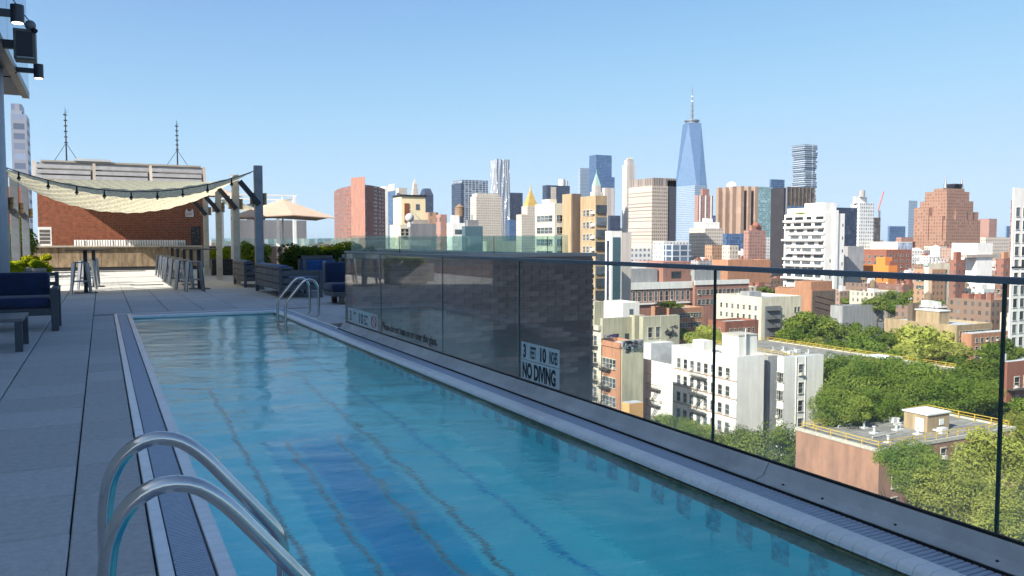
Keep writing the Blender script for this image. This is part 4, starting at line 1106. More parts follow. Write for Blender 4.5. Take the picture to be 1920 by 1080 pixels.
MB().box(W_*.1, L_*.1, Hh-.01, W_*.85, L_*.8, Hh+12).build('crown', fm_cream2, o)
for k in range(4): MB().box(W_*(.1+.2*k), L_*.1, Hh+11.9, W_*(.18+.2*k), L_*.3, Hh+17).build('pinnacle', m_stone, o)
MB().box(-8, -8, 0, W_*.8, L_*.9, Hh-150).build('setback', fm_cream2, o)
o = skyline('telephone_building', 'massive tan slab with banded left wall and waffled right wall', 1178, 1222, 1251, 348, 820, fm_bands); W_, L_, Hh = o['dim']
MB().box(0.3, -.35, 0, W_, 0, Hh).build('waffle_wall', fm_tan, o); MB().box(W_, .5, 0, W_+11, L_, Hh+6).build('shaded_wing', mat('navy_shade_wall', (.06, .06, .08), .6), o)  # wing's navy tone carries the shade of the slab's dark side
MB().box(2, .5, Hh-.01, W_+11, L_, Hh+8, 0, 0).build('attic', F_('attic_ribs', (.30, .25, .22), (.13, .11, .1), 3., 400, .5, .99), o)
# tallest tower: square base turning to a rotated square, mast
p = at(1296, 347, 2300); zt_ = at(1296, 232, 2300).z-GZ; w = 57*2300/FPX/1.12; zb_ = p.z-GZ
t = thing('skyscraper', 'tallest skyscraper, tapered pale blue glass tower with a long mast', 'tower', (p.x, p.y, GZ))
m_wtc = F_('mirror_blue', (.28, .40, .56), (.24, .37, .55), 3.5, 4.2, .92, .85, rough=.15, wrough=.2, metal=.7, lit=-.6, var=.03)
a_ = w/2; Rr = a_*.70; th = radians(30)
def rot(x, y): return (x*cos(th)-y*sin(th), x*sin(th)+y*cos(th))
base = [rot(-a_, -a_), rot(a_, -a_), rot(a_, a_), rot(-a_, a_)]
topq = [rot(0, -Rr*1.0), rot(Rr*1.0, 0), rot(0, Rr*1.0), rot(-Rr*1.0, 0)]
b = MB(); b.v = [(q[0], q[1], zb_-60) for q in base]+[(q[0], q[1], zt_) for q in topq]
for k in range(4):
    j = (k+1) % 4; b.f.append((k, j, 4+k)); b.f.append((j, 4+j, 4+k)); b.m += [0, 0]
b.f.append((4, 5, 6, 7)); b.m.append(0); b.build('tapered_shaft', m_wtc, t)
MB().prism(base, 0, zb_-60.01).build('podium', m_wtc, t)
MB().cyl(0, 0, zt_, zt_+6, 18, 24).cyl(0, 0, zt_+6, zt_+9, 21, 24).build('communication_ring', m_gunmetal, t)
hm = at(1296, 163, 2300).z-GZ
MB().tube([(0, 0, zt_+9), (0, 0, zt_+60), (0, 0, hm)], [3.4, 2.0, .7], 8).build('mast', m_gunmetal, t)
for k in range(5): MB().cyl(0, 0, zt_+22+13*k, zt_+25+13*k, 4.6-.5*k, 8).build('mast_collar', m_white if k > 2 else m_gunmetal, t)
o = skyline('office_tower', 'blue-grey glass block at the foot of the tallest skyscraper', 1268, 1303, 1325, 347, 1800, fm_blue_pale)
o = skyline('apartment_tower', 'slim pink brick tower right of the tallest skyscraper', 1302, 1309, 1336, 366, 1150, fm_pink); W_, L_, Hh = o['dim']
MB().box(W_*.3, 0.4, Hh, W_*.75, L_*.6, Hh+9).build('roof_house', m_c_pinkb, o)
for k in range(3): MB().box(W_*(.1+.37*k), -.6, 0, W_*(.1+.37*k)+1.6, 0, Hh).build('white_pier', m_white, o)
skyline('office_tower', 'small grey-blue tower between the pink tower and the windowless brown one', 1327, 1331, 1348, 404, 1300, fm_blue)
o = skyline('windowless_tower', 'windowless brown granite tower with tall vertical shafts', 1346, 1382, 1417, 354, 1000, fm_brown); W_, L_, Hh = o['dim']
for k in range(3): MB().box(-6, L_*(.03+.38*k), 0, 0, L_*(.17+.38*k), Hh+3).build('shaft', fm_brown, o)
for k in range(3): MB().box(W_*(.0+.36*k), -7, 0, W_*(.16+.36*k), 0, Hh+3).build('shaft', fm_brown, o)
for k in range(2): MB().box(W_*(.18+.36*k), -.4, 0, W_*(.34+.36*k), 0, Hh-2).build('gap_shade', m_c_dbrown, o)  # recess shade between the shafts, put in as dark brown strips
for k in range(2): MB().box(-.4, L_*(.19+.38*k), 0, 0, L_*(.39+.38*k), Hh-2).build('gap_shade', m_c_dbrown, o)
MB().sphere((W_*.2, L_*.5, Hh+3), 7, 12, 8).build('roof_dome', m_white, o)
skyline('office_tower', 'green-blue glass tower right of the windowless brown one', 1417, 1421, 1447, 350, 1500, fm_teal)
o = skyline('office_tower', 'blue glass tower with curved top rising behind the dark slab', 1441, 1446, 1469, 336, 1600, fm_blue)
o = skyline('apartment_tower', 'flat dark brown party-wall slab left of the white terraced building', 1444, 1470, 1472, 352, 640, fm_darks, dep=20)
# stacked tower
p = at(1509, 273, 1580); t = thing('skyscraper', 'stacked glass tower with jutting irregular floors', 'tower', (p.x, p.y, GZ)); h = p.z-GZ; w = 33*1580/FPX
m_jen = F_('stacked_floors', (.50, .54, .58), (.07, .11, .17), 60, 4., .96, .66, wrough=.4, rough=.15, metal=.1, lit=-.6)
z = 0; k = 0
rj = random.Random(4)
while z < h-.5:
    dz = 4 if z > h*.45 else 12; q = .10 if z > h*.45 else .03
    x0, x1, y0, y1 = [-w/2*(1-q+rj.uniform(-q, q)), w/2*(1-q+rj.uniform(-q, q)), -w/2*(1-q+rj.uniform(-q, q)), w/2*(1-q+rj.uniform(-q, q))]
    if z > h-28 and k % 2: x0 *= 1.08; y0 *= 1.08
    MB().box(x0, y0, z, x1, y1, min(h, z+dz)).build('floor_block', m_jen, t); z += dz; k += 1
o = skyline('office_block', 'bronze grid block with blue glass storey behind the white terraced building', 1473, 1476, 1526, 350, 690, fm_dark, dep=30); W_, L_, Hh = o['dim']
for k in range(8): MB().box(W_*k/7.2, -.5, Hh-50, W_*k/7.2+.5, 0, Hh).build('fin', m_c_dbrown, o)
MB().box(.5, -.2, Hh-25, W_-.5, 0, Hh-16).build('blue_storey', mat('blue_glass', (.1, .22, .4), .1, metal=.5), o)

# white terraced apartment building
o = wbox('apartment_building', 'white modernist apartment building with stepped balconies and pale blank side', 1470, 1548, 1583, 402, 545, m_c_white, wmax=130)
W_, L_, Hh = o['dim']
zf = 4.35
for k in range(12):
    z = Hh-3.1-zf*k; jt = 1.2*(k % 2); 
    MB().box(-1.6-jt, .3*jt, z-1.5, -.02, L_*(1-.05*(k % 3)), z-.2).build('balcony_parapet', m_c_white, o)
    b = MB(); a = 1.5+1.5*(k % 2)
    while a < L_-5: l = random.uniform(3, 9); b.box(-.12, a, z-.1, .0, min(a+l, L_-1.5), z+2.0); a += l+random.uniform(1., 4)
    b.build('window_band', m_pane, o)
MB().box(W_*.45, -.9, 0, W_*.62, -.02, Hh+3).build('pier', m_c_white, o); MB().box(W_*.0, 1, Hh, W_*.6, L_*.5, Hh+8).build('penthouse', m_c_white, o)
MB().box(W_*.1, L_*.52, Hh, W_*.9, L_*.98, Hh+5).build('penthouse', m_c_white, o)
for k in range(7):
    MB().box(W_*.88, -.08, Hh-8-zf*2*k, W_*.93, 0, Hh-6-zf*2*k).build('window', m_pane, o)
link('terrace_plants', leaf_mesh('terrace_plants', 900, 3, 16, 1.2, .3, m_leafM, 16, 31), o, (1.5, L_*.5, Hh+1.2))
windows(o, 'R', 1, 4, w=1.2, h=1.6, zstep=11, span=(W_*.2, W_*.35), top=30, single=True)
o = wbox('building', 'plain grey rendered block with pale left wall beside the orange building', 1556, 1590, 1620, 464, 600, m_c_grey)
skyline('office_tower', 'black glass tower right of the white terraced building', 1567, 1570, 1606, 389, 700, fm_navy, dep=25)
o = skyline('apartment_tower', 'stepped white apartment tower with roof water tower', 1594, 1612, 1637, 381, 760, fm_white); W_, L_, Hh = o['dim']
MB().box(-2, 3, Hh-.01, W_*.7, L_*.6, Hh+6).build('setback', m_c_white, o); MB().cyl(W_*.3, L_*.3, Hh+6, Hh+12, 3, 14).build('water_tank', m_c_grey, o)
skyline('apartment_tower', 'narrow brown tower at the right of the white stepped tower', 1636, 1640, 1650, 408, 900, fm_dark)
# crane far off
p = at(1648, 430, 1200); t = thing('tower_crane', 'distant red and grey tower crane above the rooftops', 'crane', (p.x, p.y, GZ)); h = at(1648, 395, 1200).z-GZ
MB().box(-1, -1, 0, 1, 1, h).build('mast', m_gunmetal, t); MB().bar((-3, 0, h), (8, 0, h+28), 1.2).build('jib', mat('crane_red', (.5, .15, .12), .6), t)
skyline('office_tower', 'small bright blue glass tower on the horizon left of the deco tower', 1664, 1668, 1697, 424, 2000, fm_blue)
skyline('office_tower', 'slim pale blue tower peeking out left of the deco tower', 1700, 1704, 1718, 376, 2100, fm_blue_pale)
# deco mass
o = skyline('deco_tower', 'huge brown brick art deco tower with stepped setbacks and two antennas', 1710, 1770, 1842, 452, 980, fm_deco, zb=GZ, wmax=150)
W_, L_, Hh = o['dim']; q = 980/FPX
def dq(x0, y0, x1, y1, vt, name='setback'): MB().box(W_*x0, L_*y0, Hh-.01, W_*x1, L_*y1, Hh+(452-vt)*q).build(name, fm_deco, o)
dq(.0, .5, .45, .96, 388); dq(.02, .1, .3, .5, 405); dq(.06, .02, .95, .3, 412); dq(.1, .06, .78, .9, 376); dq(.14, .12, .72, .8, 358); dq(.2, .2, .66, .6, 352); dq(.78, .1, .96, .5, 396, 'wing'); dq(.3, .03, .6, .2, 392)
for k in range(11): MB().box(W_*(.06+.08*k), -.8, 0, W_*(.06+.08*k)+.8, 0, Hh-4).build('pier', fm_deco, o)
b = MB(); zt2 = Hh+(452-352)*q
for k in range(12): b.box(W_*(.2+.037*k), L_*.22, zt2, W_*(.2+.037*k)+2.5, L_*.3, zt2+random.uniform(2, 6))
b.box(W_*.42, L_*.22, zt2, W_*.62, L_*.45, zt2+6); b.build('roof_machinery', m_darkmetal, o)
for fx in (.2, .62): MB().tube([(W_*fx, L_*.25, zt2), (W_*fx, L_*.25, zt2+15)], [2.0, .4], 6).build('antenna_mast', m_gunmetal, o)
o = skyline('apartment_tower', 'tan brick apartment tower right of the deco tower', 1834, 1855, 1868, 410, 1200, fm_pink)
skyline('office_tower', 'blue glass tower near the right edge of the horizon', 1885, 1888, 1905, 424, 2100, fm_blue)
skyline('apartment_tower', 'pale pink tower rising behind the white building at the right edge', 1893, 1898, 1912, 375, 800, fm_pink, dep=20)
# far left tower behind the column
p = at(19, 192, 300); t = thing('apartment_tower', 'pale glass apartment tower rising behind the round column', 'tower', (p.x, p.y, GZ)); h_ = p.z-GZ
MB().box(0, 0, 0, 5, 14, h_-4).box(0, 2, h_-4, 3.4, 14, h_).build('tower_shaft', F_('glass_lilac', (.3, .32, .38), (.12, .15, .22), 5., 3.6, .7, .6), t)

# ---- middle distance -------------------------------------------------------
# left of the pier: yellow stair house block
o = wbox('rooftop_stair_house', 'cream-yellow rooftop stair house with dark brown door', 738, 752, 798, 368, 120, m_c_yellow, zb=-8, wmax=14); W_, L_, Hh = o['dim']
MB().box(-.15, -.15, Hh, W_+.15, L_, Hh+.25).build('roof_edge', m_darkmetal, o)
MB().box(W_*.13, -.08, Hh-3.8, W_*.32, 0, Hh-1.0).build('door', mat('brown_door', (.22, .07, .03), .6), o)
MB().box(W_*.6, -.06, Hh-1.9, W_*.74, 0, Hh-1.1).build('window', m_pane, o)
MB().bar((W_*.3, -.5, Hh-1.9), (W_*1.0, -.5, Hh-4.2), .08).build('handrail', m_frame, o)
MB().box(-.05, L_*.3, Hh-5.2, 0, L_*.55, Hh-4).build('arched_door', mat('orange_door', (.55, .22, .06), .6), o)
o = wbox('building', 'cream building below the yellow stair house', 731, 750, 768, 421, 112, m_c_cream, wmax=18); windows(o, 'R', 2, 2, w=.6, h=.9, zstep=3, m0=.2, top=.6)
o = wbox('building', 'plain grey block right below the yellow stair house', 766, 769, 818, 419, 108, m_c_slate, dep=12); rbox(o, .1, .2, .7, .7, .5, m_roof_t)
t = thing('rooftop_vent', 'round silver ventilator on the roof before the yellow stair house', 'vent'); p = at(768, 410, 100); t.location = (p.x, p.y, p.z-1.0)
MB().cyl(0, 0, 0, .9, .25, 12).build('pipe', m_roof_w, t); MB().sphere((0, 0, 1.1), .55, 14, 10).build('ball', m_roof_w, t, smooth=True)
for a, (uL, uC, uR, vT, d, m, lb) in enumerate([
    (818, 826, 838, 402, 300, fm_pink, 'small pink brick rooftop block left of the white stepped one'),
    (838, 848, 872, 418, 190, m_c_white, 'white rooftop block with black window stripe'),
    (866, 872, 905, 424, 180, mat('teal_glass', (.10, .17, .2), .15, metal=.4), 'teal glass rooftop block before the cream office block'),
    (798, 803, 822, 398, 400, fm_loft, 'orange-brown gabled rooftop behind the grey block'),
    (905, 912, 968, 452, 260, m_c_olive, 'low olive rooftop behind the parapet glass'),
    (436, 440, 575, 412, 62, m_c_slate, 'grey mechanical building behind the parasol'),
    (618, 622, 650, 452, 300, m_c_grey, 'low grey roofline left of the curved red slab')]):
    o = wbox('building', lb, uL, uC, uR, vT, d, m, dep=12, wmax=25)
    if a == 1: W_, L_, Hh = o['dim']; MB().box(W_*.2, -.05, Hh-2.6, W_*.75, 0, Hh-1.5).build('window_band', m_pane, o); rbox(o, .1, .1, .6, .6, 1.8, m_c_white); tank(o, .8, .5, Hh, .6)
    if a == 2: rbox(o, .2, .2, .8, .8, 1.4, m_c_slate); rbox(o, .4, .3, .5, .4, 2.6, m_roof_w, 'stack')
    if a == 5:
        W_, L_, Hh = o['dim']; b = MB()
        for k in range(5): b.bar((-1.5+.5*k, -1, 0+Hh-4.4), (-1.1+.5*k, 1, Hh-1.6), .35, .05)
        b.build('solar_panel_rack', m_gunmetal, o)
        MB().box(W_*.25, .1, Hh, W_*.42, 3, Hh+1.3).build('roof_house', m_darkmetal, o)
# beige, tan and dark apartment trio
o = wbox('apartment_building', 'beige apartment building with bluish right wall', 1003, 1040, 1065, 385, 300, m_c_cream, wmax=60)
windows(o, 'L', 4, 9, w=3.2, h=2.2, zstep=4.4, top=3.6, frame=m_frame); windows(o, 'R', 2, 9, w=2.6, h=2.2, zstep=4.4, top=3.6, pane=m_pane)
rbox(o, .1, .3, .6, .7, 2.5, m_c_cream)
o = wbox('apartment_building', 'windowless tan and dark brown tower between two beige blocks', 1054, 1071, 1088, 363, 290, m_c_tan, wmax=50)
W_, L_, Hh = o['dim']; MB().box(.3, -.4, 0, W_, 0, Hh).build('dark_wall', m_c_dbrown, o)
o = wbox('apartment_building', 'tan brick tower with dark glass bays and balconies', 1088, 1117, 1137, 371, 280, m_c_tan, wmax=60); W_, L_, Hh = o['dim']
windows(o, 'L', 3, 8, w=1.6, h=2., zstep=4.2, top=4., frame=m_frame)
for k in range(8):
    MB().box(W_*.02, -.4, Hh-5.2-4.2*k, W_*.98, 0, Hh-2.4-4.2*k).build('window_band', m_pane, o); MB().box(-.9, .4, Hh-5.5-4.2*k, -.01, L_*.18, Hh-4.5-4.2*k).build('balcony', m_c_white, o)
o = wbox('apartment_building', 'slim dark teal glass building with white frame', 1135, 1146, 1166, 433, 260, m_c_white, wmax=40); W_, L_, Hh = o['dim']
MB().box(W_*.15, -.1, 0, W_*.85, 0, Hh-2).build('glass_bay', mat('teal_glass', (.1, .17, .2), .15), o); MB().box(-.1, 1, 0, 0, L_-1, Hh-3).build('glass_bay', fm_navy, o)
skyline('apartment_building', 'cream ribbed block right of the slim teal glass building', 1160, 1166, 1184, 436, 330, fm_cream2)
# red brick row behind rail
o = wbox('school_building', 'long red-orange brick wall building beneath the dark slab', 1336, 1365, 1445, 490, 520, m_c_orange, wmax=60); W_, L_, Hh = o['dim']
MB().box(.3, -.35, 0, W_, 0, Hh-14).build('lower_wall', m_c_pinkb, o)
o = wbox('building', 'red-brown brick building with white windows behind the orange one', 1612, 1662, 1710, 470, 680, m_c_red, wmax=80)
windows(o, 'L', 4, 3, w=3, h=2.4, zstep=5, top=4); windows(o, 'R', 4, 5, w=3, h=2.2, zstep=4.6, top=3)
o = wbox('building', 'cream painted block with blue and white mural side', 1632, 1683, 1710, 455, 740, m_c_cream, wmax=70); W_, L_, Hh = o['dim']
MB().box(.3, -.3, 0, W_, 0, Hh).build('mural_wall', mat('mural_blue', (.38, .45, .58), .8, var=.4, scale=.2), o); windows(o, 'R', 4, 1, w=1.6, h=2, top=3)
o = wbox('building', 'bright orange painted building with rooftop bulkhead', 1620, 1666, 1684, 500, 610, m_c_bright, wmax=60); W_, L_, Hh = o['dim']
windows(o, 'L', 3, 3, w=1.3, h=2., zstep=4.2, top=4.5); MB().box(.3, L_*.15, Hh, W_*.8, L_*.5, Hh+7).build('roof_house', m_c_bright, o); MB().box(W_*.2, 0.5, Hh, W_, L_*.12, Hh+4).build('roof_house', m_c_red, o)
o = wbox('building', 'orange-tan building beneath the green-corniced roof', 1715, 1748, 1775, 508, 430, fm_loft, wmax=40); windows(o, 'L', 5, 2, w=1.5, h=1.8, zstep=4, top=4)
o = wbox('building', 'cream building with pale green cornice and arched windows', 1735, 1742, 1782, 494, 430, m_c_cream, dep=30); windows(o, 'R', 6, 2, w=1.5, h=2.2, zstep=4.5, top=3.5); cornice(o, m_green_cu, 0, .8, 1.2); tank(o, .4, .5, o['dim'][2], 1.3, m_c_white)
o = wbox('building', 'dark maroon brick building with stepped roof', 1782, 1793, 1812, 487, 420, fm_mar, dep=18); rbox(o, .0, .0, .5, .5, 4, m_c_red)
o = wbox('building', 'white rooftop building with long terrace canopy', 1785, 1832, 1862, 458, 560, m_c_white, wmax=90); W_, L_, Hh = o['dim']
MB().box(-12, -1, Hh-9, W_+14, L_*.4, Hh-7).build('terrace_roof', m_roof_t, o)
o = wbox('building', 'red brick bulkhead building near the right edge', 1868, 1882, 1900, 488, 400, fm_mar, dep=18); windows(o, 'L', 3, 3, w=1.5, h=2, zstep=4.5, top=10); rbox(o, .1, .1, .6, .4, 4, m_c_orange)
o = wbox('building', 'salmon-pink brick tenement row with white window frames at right', 1826, 1874, 1902, 541, 500, m_c_pinkb, wmax=60)
windows(o, 'L', 8, 4, w=1.4, h=2.2, zstep=4.1, top=2.5, frame=m_white); windows(o, 'R', 3, 4, w=1.4, h=2.2, zstep=4.1, top=2.5, frame=m_white); fire_escape(o, 4, 4, 4.6, 4.1)
o = wbox('building', 'dark glass and steel building with vertical fins behind the park trees', 1759, 1813, 1825, 545, 520, fm_dark, wmax=80)
o = wbox('building', 'long low red brick building with flat white roof before the park', 1573, 1678, 1705, 541, 560, m_c_pinkb, wmax=170)
windows(o, 'L', 14, 2, w=1.6, h=2.2, zstep=4.6, top=3, single=True); W_, L_, Hh = o['dim']
b = MB()
for k in range(16): x = random.uniform(.1, .8)*W_; y = random.uniform(.05, .95)*L_; b.box(x, y, Hh, x+random.uniform(1, 4), y+random.uniform(1, 4), Hh+random.uniform(.8, 2.2))
b.build('roof_units', m_roof_w, o)
o = wbox('apartment_building', 'tall white building cut by the right edge of the photo', 1896, 1902, 1990, 352, 250, m_c_white, dep=18); W_, L_, Hh = o['dim']
windows(o, 'R', 7, 17, w=1.9, h=2.6, zstep=4., top=6, m0=.4, frame=m_frame, mull=False); MB().box(-.2, -.2, Hh-24.5, W_, .0, Hh-24).build('ledge', m_darkmetal, o)
# museum-like pink building
o = wbox('civic_building', 'pink stone civic building with white cornice and arched windows', 1107, 1168, 1300, 534, 400, m_c_pinkb, wmax=80); W_, L_, Hh = o['dim']
MB().box(-.6, -.6, Hh-2.6, W_+.3, 0.02, Hh+.9).build('cornice', m_c_white, o); MB().box(-.6, .02, Hh-2.6, 0.02, L_, Hh+.9).build('cornice', m_c_white, o)
windows(o, 'L', 5, 1, w=2.2, h=5.0, top=3.6, frame=m_c_white); windows(o, 'R', 12, 1, w=1.9, h=5.0, top=3.6, frame=m_c_white)
windows(o, 'L', 4, 1, w=1.8, h=2.4, top=13, frame=m_c_white)
MB().box(-.8, -.8, Hh-10.2, W_*.95, .0, Hh-9.4).build('balustrade', m_c_white, o)
MB().box(3, 4, Hh, W_*.55, L_*.9, Hh+7.5).build('penthouse', m_c_grey, o); MB().box(.5, L_*.72, Hh, W_*.25, L_*.98, Hh+8.5).build('tower_block', m_c_pinkb, o)
MB().box(W_*.58, 1, Hh, W_*.98, L_*.9, Hh+11).build('tower_block', m_c_pinkb, o); MB().box(W_*.7, .9, Hh+2.5, W_*.84, 1.0, Hh+6).build('window', m_pane, o)
MB().box(W_*.25, L_*.5, Hh, W_*.6, L_*.98, Hh+10.5).build('attic', m_c_white, o)
o = wbox('civic_building', 'right wing of the pink building with pale roof line', 1300, 1303, 1405, 529, 415, m_c_pinkb, dep=25); W_, L_, Hh = o['dim']
windows(o, 'R', 12, 2, w=2, h=2.6, zstep=5, top=4); MB().box(-.3, -.5, Hh-1.5, W_, .0, Hh+.8).build('cornice', m_c_white, o); MB().box(1, 4, Hh, W_*.5, L_*.9, Hh+6).build('penthouse', m_c_grey, o)
o = wbox('building', 'low orange-roofed red brick building behind the street trees', 1222, 1258, 1322, 582, 330, m_c_orange, wmax=60); windows(o, 'R', 10, 2, w=1.4, h=1.8, zstep=4, top=1.4)
link('rooftop_plants', leaf_mesh('rooftop_plants', 1500, 9, 4, 1.8, .35, m_leafM, 14, 33), o, (6, 8, o['dim'][2]+1.5))
# cream tenement
o = wbox('tenement', 'cream tenement with fire escape in its shaded light well', 1345, 1428, 1505, 561, 340, m_c_cream, wmax=70); W_, L_, Hh = o['dim']
windows(o, 'L', 7, 4, w=1.3, h=1.9, zstep=4, top=3, frame=m_frame)
MB().box(W_*.07, -.6, 0, W_*.45, 0.0, Hh-3).build('well_shade_slab', m_c_slate, o)  # raised dark slab; the well's shade is put into its colour
b = MB()
for k in range(5): b.box(W_*.1, -1.5, Hh-5-3.6*k, W_*.42, -.6, Hh-4.9-3.6*k); b.bar((W_*.1, -1.5, Hh-4-3.6*k), (W_*.42, -1.5, Hh-4-3.6*k), .06); b.bar((W_*.12, -1.1, Hh-5-3.6*k), (W_*.38, -1.1, Hh-8.6-3.6*k), .12)
b.build('fire_escape', m_iron, o); rbox(o, .05, .3, .35, .5, 2.6, m_c_grey); windows(o, 'R', 2, 4, w=1.2, h=2, zstep=4, top=4, span=(W_*.8, W_*.97))
o = wbox('tenement', 'low red brick tenement before the cream one', 1330, 1360, 1425, 607, 300, m_c_red, wmax=40); windows(o, 'R', 6, 3, w=1.1, h=1.7, zstep=3.6, top=2); windows(o, 'L', 2, 3, w=1.1, h=1.7, zstep=3.6, top=2)
o = wbox('building', 'orange brick block with sloped roof behind the cream tenement', 1455, 1522, 1568, 546, 430, m_c_orange, wmax=50); W_, L_, Hh = o['dim']
MB().box(.02, .5, Hh, W_*.9, L_*.45, Hh+5).build('upper_block', m_c_orange, o); MB().box(.3, -.3, 0, W_, 0, Hh).build('dark_wall', m_c_dbrown, o)
b = MB()
for k in range(3): b.bar((W_*.1, -.6, Hh-2-3*k), (W_*.9, -.6, Hh-5-3*k), .2)
b.build('fire_stair', m_c_red, o)
# olive graffiti blocks
def graffiti(o, side, a0, a1, z0, z1, cols, n_=26, seed=2):
    rg = random.Random(seed); b = [MB() for _ in cols]
    for k in range(n_):
        ca = rg.uniform(a0, a1); cz = rg.uniform(z0, z1); q = rg.randrange(len(cols)); r = (z1-z0)*.22; pts = []
        for s_ in range(7): an = rg.uniform(0, 6.28); pts.append((min(a1, max(a0, ca+r*cos(an)*1.3)), min(z1, max(z0, cz+r*sin(an)))))
        for p0, p1 in zip(pts, pts[1:]):
            if side == 'R': b[q].bar((p0[0], -.03, p0[1]), (p1[0], -.03, p1[1]), .16, .02, upv=(0, 1, 0))
            else: b[q].bar((-.03, p0[0], p0[1]), (-.03, p1[0], p1[1]), .16, .02, upv=(1, 0, 0))
    for bb_, m_ in zip(b, cols):
        if bb_.v: bb_.build('graffiti', m_, o, kind='stuff')
m_gv = mat('spray_violet', (.28, .24, .5), .7); m_gb = mat('spray_black', (.07, .08, .09), .7); m_gt = mat('spray_teal', (.2, .3, .3), .7)
o = wbox('building', 'olive-grey rendered block with violet graffiti on its wall', 1126, 1130, 1186, 597, 196, m_c_olive, dep=16, topmat=m_roof_t); W_, L_, Hh = o['dim']
graffiti(o, 'R', .6, 4.6, Hh-10, Hh-4, [m_gv, m_gv, m_gb], 14); MB().box(W_*.76, -.05, Hh-6.3, W_*.9, 0, Hh-4).build('window', m_pane, o)
MB().box(W_+.01, -1.2, 0, W_+3.2, L_, Hh+.4).build('projecting_bay', m_c_olive, o)
o = wbox('building', 'olive-grey block with black graffiti right of the violet one', 1200, 1206, 1276, 594, 192, m_c_olive, dep=16, topmat=m_roof_t); W_, L_, Hh = o['dim']
graffiti(o, 'R', W_*.55, W_*.95, Hh-5.5, Hh-2.5, [m_gb, m_gb], 10, 5); windows(o, 'R', 2, 1, w=1.1, h=2.4, top=2.6, span=(W_*.08, W_*.5)); MB().box(W_*.46, -.05, 0, W_*.48, 0, Hh).build('rain_pipe', m_c_cream, o)
MB().box(W_*.0, -3.2, 0, W_*.62, -.01, Hh-6).build('lean_to', m_roof_w, o)
o = wbox('building', 'small white rooftop house with blue-grey door behind the olive blocks', 1133, 1168, 1200, 573, 215, m_c_white, wmax=22, topmat=m_roof_t); W_, L_, Hh = o['dim']; MB().box(W_*.4, -.05, Hh-2.8, W_*.62, 0, Hh-1.0).build('window', m_pane, o)
o = wbox('building', 'small olive rooftop house at the left beside the brick parapet', 1099, 1115, 1133, 566, 228, m_c_olive, wmax=20, topmat=m_roof_t)
# beige and orange tenements beside the parapet
o = wbox('tenement', 'beige tenement with arched top windows beside the brick parapet', 1076, 1127, 1129, 611, 178, m_c_cream, wmax=40, topmat=m_roof_t); W_, L_, Hh = o['dim']
windows(o, 'L', 6, 6, w=1.15, h=2.1, zstep=3.8, top=2.4, frame=m_stone); cornice(o, m_stone, 0, .7, 1.0); fire_escape(o, 1.0, 6, 4.7, 3.8, 4.5)
fire_escape(o, 11.0, 6, 4.7, 3.8, 4.5)
o = wbox('tenement', 'orange brick tenement with blank olive side wall topped by graffiti', 1119, 1163, 1207, 651, 172, m_c_orange, wmax=40); W_, L_, Hh = o['dim']
MB().box(.3, -.3, 0, W_, 0, Hh).build('side_wall', m_c_olive, o); MB().box(.3, -.35, Hh-.4, W_, .3, Hh+1.4).build('side_parapet', m_c_grey, o)
graffiti(o, 'R', .6, W_-.4, Hh-1.2, Hh+1.2, [m_gt, m_gb, m_gb], 22, 8)
for ch in o.children:
    if ch.name.startswith('graffiti'): ch.location.y = -.36
windows(o, 'L', 5, 5, w=1.1, h=2.0, zstep=4.1, top=3.0, frame=m_stone); fire_escape(o, L_*.35, 4, 5.3, 4.1, 4.2); cornice(o, m_c_orange, .2, .25, .5)
o = wbox('low_building', 'orange painted low wall building at the foot of the white tenement', 1169, 1180, 1209, 757, 155, mat('orange_stucco', (.75, .42, .16), .8), dep=8, wmax=12, roofh=False)
# white tenement group
o = wbox('tenement', 'long white tenement with fire escape and red window hoods', 1262, 1382, 1437, 676, 163, m_c_white, wmax=60, topmat=m_roof_t); W_, L_, Hh = o['dim']; o1 = o
cols_ = 8
windows(o, 'L', cols_, 5, w=1.15, h=1.95, zstep=3.75, top=1.9, frame=m_stone)
string_course(o, mat('rust_trim', (.42, .3, .24), .8), (4.4, 8.1, 11.9, 15.6))
fire_escape(o, L_*.42, 5, 5.0, 3.75, 5.0)
windows(o, 'R', 0, 0)
MB().box(W_*.3, 2.0, Hh-.01, W_*.98, 7.0, Hh+4.6).build('stair_tower', m_c_white, o); MB().box(W_*.28, 1.9, Hh+4.6, W_, 7.1, Hh+4.85).build('tower_cap', m_stone, o)
MB().cyl(W_*.5, 1.6, Hh, Hh+6.2, .16, 10).build('flue_pipe', m_roof_w, o); rbox(o, .15, .55, .5, .72, 2.6, m_c_white)
for k in range(6): MB().box(W_*(.1+.12*k), L_*(.3+.1*k), Hh, W_*(.1+.12*k)+.4, L_*(.3+.1*k)+.4, Hh+.9).build('roof_vent', m_roof_w, o)
o = wbox('tenement', 'lower white tenement wing with its own fire escape left of the long one', 1207, 1262, 1264, 684, 170, m_c_white, wmax=40, topmat=m_roof_t, dep=12); W_, L_, Hh = o['dim']
windows(o, 'L', 5, 5, w=1.1, h=1.9, zstep=3.5, top=3.2, frame=m_stone); fire_escape(o, L_*.35, 4, 6.0, 3.5, 4.0)
o = wbox('tenement', 'recessed grey light well wing between the white blocks', 1437, 1440, 1462, 668, 168, m_c_grey, dep=10, topmat=m_roof_t)
o = wbox('tenement', 'white block with a column of windows at the right of the white tenements', 1462, 1470, 1549, 671, 158, m_c_white, dep=14, topmat=m_roof_w); W_, L_, Hh = o['dim']
windows(o, 'R', 1, 4, w=1.15, h=2.1, zstep=3.6, top=1.6, span=(W_*.32, W_*.52), frame=m_frame); windows(o, 'L', 2, 4, w=1., h=1.8, zstep=3.6, top=3, m0=.3)
for a, c in ((.3, .31), (.53, .54)): MB().box(W_*a, -.12, 0, W_*c, 0, Hh).build('pilaster', m_c_white, o)
